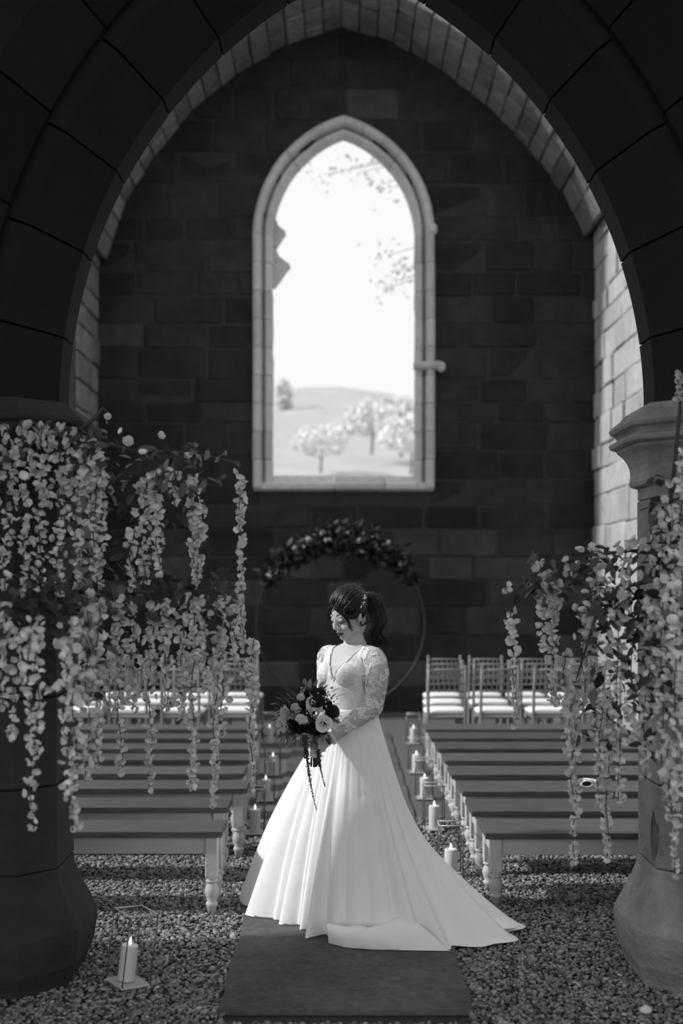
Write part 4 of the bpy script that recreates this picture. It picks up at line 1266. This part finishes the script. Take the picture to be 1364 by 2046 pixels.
garment('sleeve', armL & ~handm & (bz < 1.40), 0.0050, mt['lace_sheer'], 'sheer floral lace sleeve on the near arm')
garment('sleeve', armR & ~handm & (bz < 1.40), 0.0050, mt['lace_sheer'], 'sheer floral lace sleeve on the far arm')
# scalloped trim along neckline and cuff
mb = MB(); pts = []
for i in range(121):
    l_ = -0.10 + 0.20 * i / 120
    z_ = 1.235 + abs(l_) / 0.62
    d2 = (np.abs(bl_ - l_) / .004) ** 2 + (np.abs(bz - z_) / .006) ** 2 + (bf_ < 0.0) * 1e6
    k = int(np.argmin(d2)); pts.append(Vector(co[k]) + Vector(nor[k]) * .006)
for i, p in enumerate(pts): mb.ell(p, [0.0028 + .0014 * (i % 3 == 0)] * 3, None, 6, 5)
mb.build('neckline_trim', mt['lace'], bride, True)
mb = MB(); ax = (wrL - elL).normalized(); u_ = ax.orthogonal().normalized(); w_ = ax.cross(u_); c_ = wrL + ax * .006 - BO
for k in range(16):
    a = 2 * PI * k / 16; mb.ell(c_ + u_ * .030 * math.cos(a) + w_ * .030 * math.sin(a), (0.008, 0.008, 0.008), None, 8, 6)
mb.build('cuff_trim', mt['lace'], bride, True)

# ------------------------------------------------------------------ skirt with train
HEM = [(-0.53, 6.45, .03), (-0.475, 6.22, .02), (-0.40, 6.10, .012), (-0.30, 6.02, .010), (-0.225, 5.955, .008), (-0.15, 5.86, .006), (-0.065, 5.76, .006), (0.05, 5.69, .006), (0.22, 5.63, .006), (0.50, 5.60, .006), (0.66, 5.635, .006),
       (0.80, 5.74, .006), (0.885, 5.88, .006), (0.83, 6.03, .006), (0.70, 6.2, .006), (0.50, 6.40, .01), (0.25, 6.58, .01), (0, 6.68, .02), (-0.25, 6.68, .02), (-0.42, 6.60, .03)]
WCn = Vector((0.063, BD + 0.01, 1.055))
ang = np.array([math.atan2(y - WCn.y, x - WCn.x) for x, y, _ in HEM]); rad = np.array([math.hypot(x - WCn.x, y - WCn.y) for x, y, _ in HEM]); hz = np.array([h for *_, h in HEM])
ang = np.unwrap(ang); o_i = np.argsort(ang); ang, rad, hz = ang[o_i], rad[o_i], hz[o_i]
ang3 = np.concatenate([ang - 2 * PI, ang, ang + 2 * PI]); rad3 = np.tile(rad, 3); hz3 = np.tile(hz, 3)
NT, NV = 720, 90
th = np.linspace(0, 2 * PI, NT, endpoint=False)
ker = np.exp(-np.linspace(-2, 2, 17) ** 2); ker /= ker.sum()
def per(a3):
    r = np.interp(th, ang3, a3); r3 = np.concatenate([r[-8:], r, r[:8]]); return np.convolve(r3, ker, 'valid')
hr = per(rad3); hzz = per(hz3); deg = np.degrees(th)
def bump(c, w, sharp=1.0):
    d = (deg - c + 180) % 360 - 180
    return np.exp(-np.abs(d / w) ** (2 * sharp))
pw = np.interp(deg, [0, 20, 60, 100, 150, 230, 262, 300, 325, 345, 360], [2.2, 2.0, 1.4, 1.15, 1.0, 1.0, 1.10, 1.45, 1.85, 2.15, 2.2])
fold = np.zeros(NT); foldlow = np.zeros(NT)
for c, w, a in ((152, 6, .012), (166, 4.0, -.075), (177, 5.5, .036), (185, 2.0, -.02), (192, 3.2, -.06), (200, 5, .034), (207, 1.8, -.02), (214, 3.0, -.06), (220, 3.2, .020), (228.5, 3.2, -.085), (237, 4.0, .075), (246, 5, -.02),
                (256, 5, .010), (263, 3.5, -.008), (271, 5, .012), (280, 5, -.008), (288, 5, .010), (294, 3, -.012), (299, 3.0, .026), (304, 2.2, -.018), (309, 2.2, .020), (314, 2.5, -.022), (321, 4, .012), (332, 5, .03), (341, 4, -.03), (350, 5, .03),
                (5, 6, -.04), (20, 8, .04), (40, 8, -.05), (60, 8, .04), (80, 8, -.05), (100, 8, .04), (120, 7, -.05), (138, 6, .04)):
    fold += a * bump(c, w)
gather = np.cos(th * 46 + 0.6 * np.sin(th * 5)) * .5 + np.cos(th * 29 + 1.0) * .5
Vs = np.zeros((NV + 1, NT, 3))
wa = np.zeros(NT)
for i in range(NT):
    d = Vector((math.cos(th[i]), math.sin(th[i]), 0)); a_, b_ = d.dot(Lv) / 0.128, d.dot(Fv) / 0.104
    wa[i] = 1 / math.sqrt(a_ * a_ + b_ * b_)
left = np.clip((pw - 1.0) / 1.0, 0, 1)
for j in range(NV + 1):
    v = j / NV
    gg = v ** pw + 0.10 * np.sin(PI * v) * (1 - left) + 0.085 * np.sin(PI * np.minimum(v * 1.6, 1)) * left * (1 - v)
    r = wa + (hr - wa) * gg
    grow = np.clip((v - .08) / .92, 0, 1) ** 0.9
    lim = np.clip(r / 0.5, .3, 1)
    r = r + fold * grow * lim * 1.7 + gather * (0.0035 * v ** .5 * (1 - v) ** 1.5 + .001)
    # fine drag wrinkles over the big front panel
    r = r + bump(285, 16) * 0.006 * math.sin(PI * v) * np.sin(v * 34 + th * 9) * (0.35 < v < 0.9)
    z_ = WCn.z * (1 - v) + hzz * v
    if v > .93: z_ = z_ + 0.012 * ((v - .93) / .07) * np.sin(th * 31) * (bump(190, 45) * .6) 
    # hem rolls under slightly at the front
    Vs[j, :, 0] = WCn.x + r * np.cos(th); Vs[j, :, 1] = WCn.y + r * np.sin(th); Vs[j, :, 2] = np.maximum(z_, 0.028 if False else 0.024)
Vs -= np.array(BO)
fs = []
for j in range(NV):
    a = j * NT + np.arange(NT); b_ = j * NT + (np.arange(NT) + 1) % NT
    fs.append(np.stack([a, b_, b_ + NT, a + NT], 1))
fs = np.concatenate(fs)
me = bpy.data.meshes.new('skirt'); me.from_pydata(Vs.reshape(-1, 3).tolist(), [], fs.tolist()); me.polygons.foreach_set('use_smooth', [True] * len(me.polygons)); me.update()
sk_o = link('skirt', me, mt['satin'], bride); sk_o['label'] = 'full satin skirt falling in folds with a train'
sd = sk_o.modifiers.new('t', 'SOLIDIFY'); sd.thickness = 0.003; sd.offset = -1
# waistband
mb = MB(); nb_ = 48
for z_, e in ((1.035, .010), (1.042, .014), (1.082, .012), (1.09, .006)):
    for k in range(nb_):
        a = 2 * PI * k / nb_; d = Vector((math.cos(a), math.sin(a), 0)); q = 1 / math.sqrt((d.dot(Lv) / .124) ** 2 + (d.dot(Fv) / .101) ** 2)
        mb.v.append((WCn.x + (q + e) * d.x - BO.x, WCn.y + (q + e) * d.y - BO.y, z_))
for i in range(3):
    for k in range(nb_):
        a = i * nb_ + k; b_ = i * nb_ + (k + 1) % nb_; mb.f.append((a, b_, b_ + nb_, a + nb_))
mb.build('waistband', mt['satin'], bride, True)
# hem folded over at the front of the train
ft = [P(652, 1844, 5.72), P(690, 1847, 5.66), P(730, 1849, 5.63), P(745, 1849, 5.63), P(770, 1838, 5.65), P(804, 1824, 5.69)]
bt_ = [P(656, 1884, 5.67), P(690, 1895, 5.60), P(740, 1901, 5.57), P(790, 1904, 5.56), P(840, 1905, 5.555), P(900, 1906, 5.55)]
mb = MB(); NU, NW = 40, 14
def samp(L_, t):
    t *= len(L_) - 1; i = min(int(t), len(L_) - 2); return L_[i].lerp(L_[i + 1], t - i)
for w in range(NW + 1):
    q = w / NW
    for i in range(NU + 1):
        t = i / NU
        a, b_ = samp(ft, t), samp(bt_, t)
        p = a.lerp(b_, q)
        p = p + Vector((0, -0.035 * math.sin(PI * q) * (1 - .5 * t), 0.022 * math.sin(PI * q) + .004 * math.sin(t * 23 + q * 3)))
        if w == 0: p = p + Vector((0, 0.02, -0.015))
        p.z = max(p.z, 0.026)
        mb.v.append(tuple(p - BO))
for w in range(NW):
    for i in range(NU):
        a = w * (NU + 1) + i; mb.f.append((a, a + 1, a + NU + 2, a + NU + 1))
fo_ = mb.build('folded_hem', mt['satin'], bride, True)
# turned-up corner at the train tip
mb = MB()
tp = [P(985, 1842, 5.93), P(1000, 1836, 5.95), P(1043, 1868, 5.90), P(1030, 1890, 5.82), P(985, 1885, 5.80), P(940, 1860, 5.86)]
for p in tp: mb.v.append(tuple(Vector((p.x, p.y, max(p.z, .02) + .03)) - BO))
cen = sum((Vector(v) for v in mb.v), Vector()) / 6 + Vector((0, 0, .025)); mb.v.append(tuple(cen))
mb.f = [(k, (k + 1) % 6, 6) for k in range(6)]
tt_ = mb.build('train_corner', mt['satin'], bride, True)
ss = tt_.modifiers.new('s', 'SUBSURF'); ss.levels = 3; ss.render_levels = 3

# ------------------------------------------------------------------ hair
PT = H(0.0, -0.098, 0.055)                            # where the ponytail is tied
hb = MB()
NU, NW = 48, 30
hv = []
for w in range(NW + 1):
    ph = -PI / 2 * 0.62 + (PI / 2 * 1.62) * w / NW
    for i in range(NU):
        a = 2 * PI * i / NU
        hv.append((math.cos(ph) * math.sin(a), math.cos(ph) * math.cos(a), math.sin(ph)))
hv = np.array(hv)
def hair_pt(d, lift=0.0):
    x, y, z_ = d
    ft_ = max(y, 0) * (1 - max(z_, 0))
    q = Vector((x * (0.080 + lift + .003 * ft_), -0.020 + y * (0.098 + lift + .007 * ft_), 0.037 + z_ * (0.089 + lift)))
    # crown volume
    q.z += 0.012 * max(z_, 0) * (1 - max(y, 0)); q.y -= 0.010 * max(-y, 0) * max(z_ + .3, 0)
    return q
def hair_thr(x, y):
    if y > 0:
        t = float(np.interp(x, [-1, -.9, -.77, -.6, -.3, .02, .32, .6, .77, .88, 1], [-.1, -.2, -.08, .15, .38, .45, .28, .03, -.17, -.22, -.18]))
        if abs(x) > .86 and y < .30: t = max(t, -.12)
        return t
    return -0.12 - 0.70 * min(-y / .25, 1)
def hairline(d):
    """True where the scalp carries hair at this direction"""
    return d[2] > hair_thr(d[0], d[1])
idx = {}; fs = []
for w in range(NW):
    for i in range(NU):
        q = [w * NU + i, w * NU + (i + 1) % NU, (w + 1) * NU + (i + 1) % NU, (w + 1) * NU + i]
        if sum(hairline(hv[k]) for k in q) >= 3: fs.append(q)
used_ = sorted({k for f in fs for k in f}); mpk = {k: n for n, k in enumerate(used_)}
hb.v = [tuple(H(*hair_pt(hv[k])) - BO) for k in used_]; hb.f = [tuple(mpk[k] for k in f) for f in fs]
ho = hb.build('hair', mt['hair'], bride, True); ho['label'] = 'dark hair swept back from the brow'
hs = ho.modifiers.new('s', 'SOLIDIFY'); hs.thickness = 0.006; hs.offset = 1
# locks following the skull to the tie
lk = MB()
for k in range(420):
    t = k / 419; a = -1.55 + 3.1 * ((k * 0.618) % 1.0)
    # start on the hairline
    x = math.sin(a) * .98; y = math.cos(a)
    z0 = hair_thr(x * .9, y * .9) + .02
    z0 = min(z0 + random.uniform(-.02, .5), .93); s_ = math.sqrt(max(1 - z0 * z0, .05))
    d0 = Vector((x * s_, y * s_, z0)).normalized(); d1 = Vector((0.05 * random.gauss(0, 1), -0.92, 0.30 + .12 * random.gauss(0, 1))).normalized()
    pts = []
    lift = random.uniform(0.002, 0.009)
    for j in range(9):
        u_ = j / 8; d = d0.slerp(d1, u_) if d0.angle(d1) < 3.0 else d0.lerp(d1, u_).normalized()
        d = (d + Vector((0, 0, .10 * math.sin(PI * u_)))).normalized()
        pts.append(H(*hair_pt(d, lift + .004 * math.sin(PI * u_))) - BO)
    r_ = random.uniform(.0014, .0032)
    lk.tube(pts, [r_ * .6, r_, r_, r_, r_, r_, r_, r_ * .9, r_ * .5], 5)
for side, N_ in ((1, 120), (-1, 60)):
    for k in range(N_):
        o_ = random.uniform(-1, 1); r_ = random.uniform(.0014, .003); s_ = .004 * o_
        q = [H(side * .002, .079, .085 + .5 * s_), H(side * (.030 + s_ * .3), .080 + s_ * .4, .066 + s_ * 2), H(side * .056, .072 + s_ * .6, .040 + s_ * 2.6), H(side * .071, .050 + s_, .017 + s_ * 3.0),
             H(side * .080, .022 + s_, .010 + s_ * 3.2), H(side * .083, -.010, .022 + s_ * 3.6), H(side * .074, -.05, .034 + s_ * 4), H(side * .03, -.10, .05 + s_ * 2)]
        lf = random.uniform(-.002, .003)
        lk.tube([cr(q, j / 12) + HL * (side * lf) - BO for j in range(13)], [r_ * .5] + [r_] * 10 + [r_ * .8, r_ * .4], 5)
lk.build('hair_locks', mt['hair'], bride, True)
# ponytail: a lift at the back, then waves falling behind the shoulder
pn = MB()
main = [PT, B(723, 1187, .05), B(740, 1191, .05), B(750, 1205, .05), B(752, 1225, .05), B(755, 1245, .05), B(752, 1262, .05), B(757, 1280, .05), B(768, 1300, .06)]
wdt = [0.020, 0.030, 0.037, 0.040, 0.038, 0.040, 0.038, 0.036, 0.030]
for k in range(300):
    a = random.uniform(0, 2 * PI); rr_ = random.random() ** .5; end = random.uniform(.72, 1.0); ph = random.uniform(-.6, .6)
    pts = []
    for j in range(15):
        t = j / 14 * end; c_ = cr(main, t); w_ = cr(wdt, t)
        off = Vector((math.cos(a) * rr_ * w_, math.sin(a) * rr_ * w_ * .8, math.sin(a + 1) * rr_ * w_ * .35))
        off.x += .017 * math.sin(t * 14 + ph) * t + .02 * max(t - .8, 0) * math.cos(a) * 3
        pts.append(c_ + off - BO)
    r_ = random.uniform(.0012, .0030)
    pn.tube(pts, [r_ * .5] + [r_] * 11 + [r_ * .8, r_ * .5, r_ * .15], 5)
p_o = pn.build('ponytail', mt['hair'], bride, True); p_o['label'] = 'wavy dark ponytail tied high at the back'
# loose strands: face framing curls and flyaways with the sun glow in their colour
ls = MB()
for base, pts in (((.062, .055, .060), [H(.066, .070, .035), H(.071, .062, .0), H(.070, .060, -.03), H(.074, .055, -.055)]),
                  ((-.055, .06, .06), [H(-.066, .072, .03), H(-.072, .068, -.02), H(-.066, .078, -.05), H(-.075, .075, -.075)]),
                  ((.078, -.01, -.03), [H(.080, 0.0, -.045), H(.078, -.02, -.055), H(.07, -.06, -.05), H(.06, -.09, -.07)])):
    for k in range(5):
        o_ = Vector((random.gauss(0, .002), random.gauss(0, .002), random.gauss(0, .002)))
        q = [H(*base)] + pts
        ls.tube([cr(q, j / 10) + o_ * (1 + j / 5) - BO for j in range(11)], [.0022] * 9 + [.0014, .0005], 5)
ls.build('face_framing_lock', mt['hair'], bride, True)
fl = MB()
for k in range(130):
    if k < 85:
        t = random.uniform(.05, 1.0); c_ = cr(main, t); w_ = cr(wdt, t)
        p0 = c_ + Vector((w_ * .6, 0, 0)); d = Vector((random.uniform(.2, 1), random.gauss(0, .4), random.gauss(.25, .5))).normalized()
        L_ = random.uniform(.015, .055)
    else:
        dd = Vector((random.gauss(0, .5), random.uniform(-.9, .3), random.uniform(.5, 1))).normalized(); p0 = H(*hair_pt(dd, .006)); d = (HU * .5 - HFv * .8 + Vector((random.gauss(0, .3), random.gauss(0, .3), random.gauss(0, .3)))).normalized()
        L_ = random.uniform(.01, .04)
    q = [p0 + d * (L_ * j / 4) + Vector((0, 0, -.25 * L_ * (j / 4) ** 2)) - BO for j in range(5)]
    fl.tube(q, [.0007, .0006, .0005, .0004, .0002], 3)
fl.build('flyaway_hair', mt['hair_loose'], bride, True)
cb = MB()
for k in range(55):
    t = random.random(); c_ = B(727, 1190, -.06).lerp(B(719, 1214, -.085), t) + Vector((random.gauss(0, .007), random.gauss(0, .003), random.gauss(0, .004)))
    r_ = random.uniform(.002, .0048); cb.ell(c_ - BO, (r_, r_, r_), None, 8, 6)
c_o = cb.build('hair_comb', mt['pearl'], bride, True); c_o['label'] = 'sparkling pearl spray hair comb'

# ------------------------------------------------------------------ bouquet
random.seed(11)
BC = B(618, 1424, -0.27)
bq = thing('bouquet', 'bouquet of dark and white flowers with trailing tassels in her hands', 'bouquet', tuple(HK))
def loc(p): return Vector(p) - HK
sm_ = MB()
for k in range(26):
    a = random.uniform(0, 2 * PI); r_ = 0.019 * random.random() ** .5
    o_ = Vector((math.cos(a) * r_, math.sin(a) * r_, 0))
    sm_.tube([loc(BC) + o_ * 2.2 - Vector((0, 0, .02)), o_ * .9, loc(B(629 + random.uniform(-4, 4), 1533 - random.uniform(0, 6), -.29)) + o_ * 1.0], .0032, 5)
sm_.build('stem_bundle', mt['vine'], bq)
mb = MB(); wv = []
for j in range(7):
    z_ = 0.006 - 0.046 * j / 6
    rr_ = (0.021, .026, .025, .028, .026, .030, .034)[j]
    c_ = hdir * (-z_ + 0.020)
    for k in range(24):
        a = 2 * PI * k / 24; r2 = rr_ * (1 + .12 * math.sin(5 * a + j))
        mb.v.append(tuple(c_ + Vector((r2 * math.cos(a), r2 * math.sin(a), 0))))
for j in range(6):
    for k in range(24):
        a = j * 24 + k; b_ = j * 24 + (k + 1) % 24; mb.f.append((a, b_, b_ + 24, a + 24))
w_ob = mb.build('lace_wrap', mt['lace'], bq, True); w_ob['label'] = 'ruffled white lace wrapped round the stems'
ndir = Vector((-.25, -1, .25)).normalized()
def face(px, py, d=0.0):
    """point on the domed flower face and outward direction"""
    p = B(px, py, -.27)
    r = (p - BC); x, z_ = r.x, r.z
    q = 1 - (x / .185) ** 2 - (z_ / .165) ** 2
    p.y -= 0.13 * math.sqrt(max(q, 0.0)) - d
    n_ = (p - BC - Vector((0, .03, 0))).normalized()
    return p, n_
def orient(n_): return n_.to_track_quat('Z', 'Y').to_euler()
def petals(rad, nlay, mat, name, cup0, seed):
    vs, fs = [], []
    for L_ in range(nlay):
        g_ = blossom_geo(rad * (1 - .62 * L_ / max(nlay, 1)), 6 if L_ < 2 else 4, cup0 + (1.25 - cup0) * L_ / max(nlay - 1, 1), seed + L_)
        o = len(vs); vs += [(x, y, z_ + .004 * L_) for x, y, z_ in g_[0]]; fs += [tuple(i + o for i in f) for f in g_[1]]
    return geo_mesh(name, (vs, fs), mat)
ROSE_W = petals(.042, 4, mt['white_petal'], 'white_rose', .5, 1); ROSE_D = petals(.045, 5, mt['dark_petal'], 'dark_rose', .4, 5)
ANEM = petals(.043, 2, mt['white_petal'], 'anemone', .15, 9); MUM = petals(.026, 4, mt['white_petal'], 'pompom', .1, 13)
ctr = MB(); ctr.ell((0, 0, .012), (.0125, .0125, .010), None, 12, 8); ctr_m = ctr.mesh('anemone_centre', True); ctr_m.materials.append(mt['dark_petal'])
th_ = MB(); th_.ell((0, 0, 0), (.026, .026, .026), None, 14, 10); r_ = random.Random(2)
th_.v = [tuple(Vector(v) * r_.uniform(.82, 1.12)) for v in th_.v]; th_m = th_.mesh('thistle'); th_m.materials.append(mt['grey_flower'])
for px, py, kind, sc, d in ((647, 1437, 'an', 1.05, -.035), (626, 1399, 'an', .9, -.02), (604, 1430, 'mum', 1.05, -.01), (572, 1442, 'rw', 1.0, 0), (575, 1420, 'rw', .75, 0), (632, 1408, 'rw', .7, .0),
                            (591, 1407, 'th', .8, -.015), (602, 1388, 'th', .75, -.015), (622, 1412, 'th', .5, -.02), (645, 1390, 'th', .5, -.01), (634, 1397, 'rd', .75, -.025), (661, 1419, 'rd', .85, 0), (588, 1441, 'rd', .75, -.005), (606, 1404, 'rd', .7, 0), (617, 1383, 'rd', .65, .01),
                            (600, 1447, 'rd', .8, 0), (625, 1448, 'rd', .8, .01), (640, 1384, 'rd', .6, .01), (615, 1418, 'rd', .8, .01), (650, 1405, 'rd', .7, .01), (640, 1455, 'rd', .7, .02)):
    p, n_ = face(px, py, d)
    nm, me_ = {'an': ('anemone', ANEM), 'mum': ('pompom_flower', MUM), 'rw': ('white_rose', ROSE_W), 'rd': ('dark_rose', ROSE_D), 'th': ('thistle_flower', th_m)}[kind]
    n2 = (n_ * .35 + Vector((-.05, -1.0, .22))).normalized() if kind in ('an', 'mum') else n_
    o = put(nm, me_, bq, loc(p), orient(n2), sc)
    if kind == 'an': put('flower_centre', ctr_m, o, (0, 0, 0.002), Euler((0, 0, 0)), 1.0)
# filler buds
fb = MB(); fb.ell((0, 0, 0), (.006, .006, .006), None, 7, 5); fb_m = fb.mesh('bud', True); fb_m.materials.append(mt['grey_flower'])
for cxp, cyp, n_ in ((624, 1417, 26), (645, 1416, 14), (570, 1412, 10), (610, 1374, 12), (655, 1378, 8), (600, 1412, 14), (632, 1387, 16), (580, 1430, 8), (655, 1392, 14), (638, 1427, 14)):
    for k in range(n_):
        p, q = face(cxp + random.gauss(0, 6), cyp + random.gauss(0, 6), random.uniform(-.025, .01)); put('bud', fb_m, bq, loc(p), None, random.uniform(.6, 1.1))
BL1 = leaf_mesh('bouquet_leaf', .062, .012, mt['pale_leaf']); BL2 = leaf_mesh('bouquet_leaf', .062, .013, mt['leaf']); BL3 = leaf_mesh('white_leaf', .04, .008, mt['white_petal'])
for k in range(95):
    a = random.uniform(0, 2 * PI); rr_ = random.uniform(.55, 1.02)
    px, py = 615 + 62 * rr_ * math.cos(a), 1425 + 56 * rr_ * math.sin(a)
    p, n_ = face(px, py, .005)
    out = (Vector((math.cos(a), 0, -math.sin(a))) + ndir * .5 + Vector((random.gauss(0, .3), random.gauss(0, .3), random.gauss(0, .3)))).normalized()
    o = put('leaf', random.choice((BL1, BL1, BL2, BL2, BL3)), bq, loc(p), out.to_track_quat('Y', 'Z').to_euler(), random.uniform(.6, 1.05))
for px, py, dx, dy, s_ in ((590, 1392, -8, -16, 1.3), (584, 1396, -8, -9, .9), (566, 1420, -12, -6, .9), (660, 1385, 12, -10, 1.0), (668, 1395, 12, -8, 1.0), (640, 1375, 8, -12, .9), (625, 1450, 10, 25, 1.3), (640, 1455, 8, 22, 1.1), (652, 1465, 8, 12, 1.0)):
    p = B(px, py, -.36); out = Vector((dx, -3, -dy)).normalized(); put('leaf', random.choice((BL1, BL2)), bq, loc(p), out.to_track_quat('Y', 'Z').to_euler(), s_)
# drooping narrow grass leaves on the left
for k in range(20):
    x0 = 575 + random.uniform(0, 40); y0 = 1455 + random.uniform(-4, 10); x1 = x0 - random.uniform(2, 38); y1 = y0 + random.uniform(10, 36)
    a, c_ = B(x0, y0, -.34), B(x1, y1, -.36 + random.uniform(-.04, .04)); m_ = (a + c_) / 2 + Vector((-.015, 0, .022))
    mb = MB(); mb.tube([loc(a), loc(a.lerp(m_, .6)), loc(m_), loc(m_.lerp(c_, .6)), loc(c_)], [(.0012, .002), (.0014, .0035), (.0014, .0036), (.0012, .003), .0004], 6)
    mb.build('grass_blade', mt['pale_leaf'], bq, True)
for pts, r0 in (([(608, 1470), (610, 1495), (614, 1520), (618, 1550), (624, 1585), (632, 1618)], .011), ([(634, 1500), (638, 1520), (641, 1540), (649, 1572)], .007)):
    mb = MB(); q = [B(x, y, -.40 - .02 * i / len(pts)) for i, (x, y) in enumerate(pts)]
    N_ = 80
    for k in range(N_):
        t = k / N_; c_ = cr(q, t); r_ = r0 * (1 - .82 * t)
        for m_ in range(4):
            mb.ell(loc(c_) + Vector((random.gauss(0, r_ * .55), random.gauss(0, r_ * .55), random.gauss(0, .003))), [max(r_ * .6, .0018)] * 3, None, 5, 4)
    mb.build('amaranth_tassel', mt['tassel'], bq)
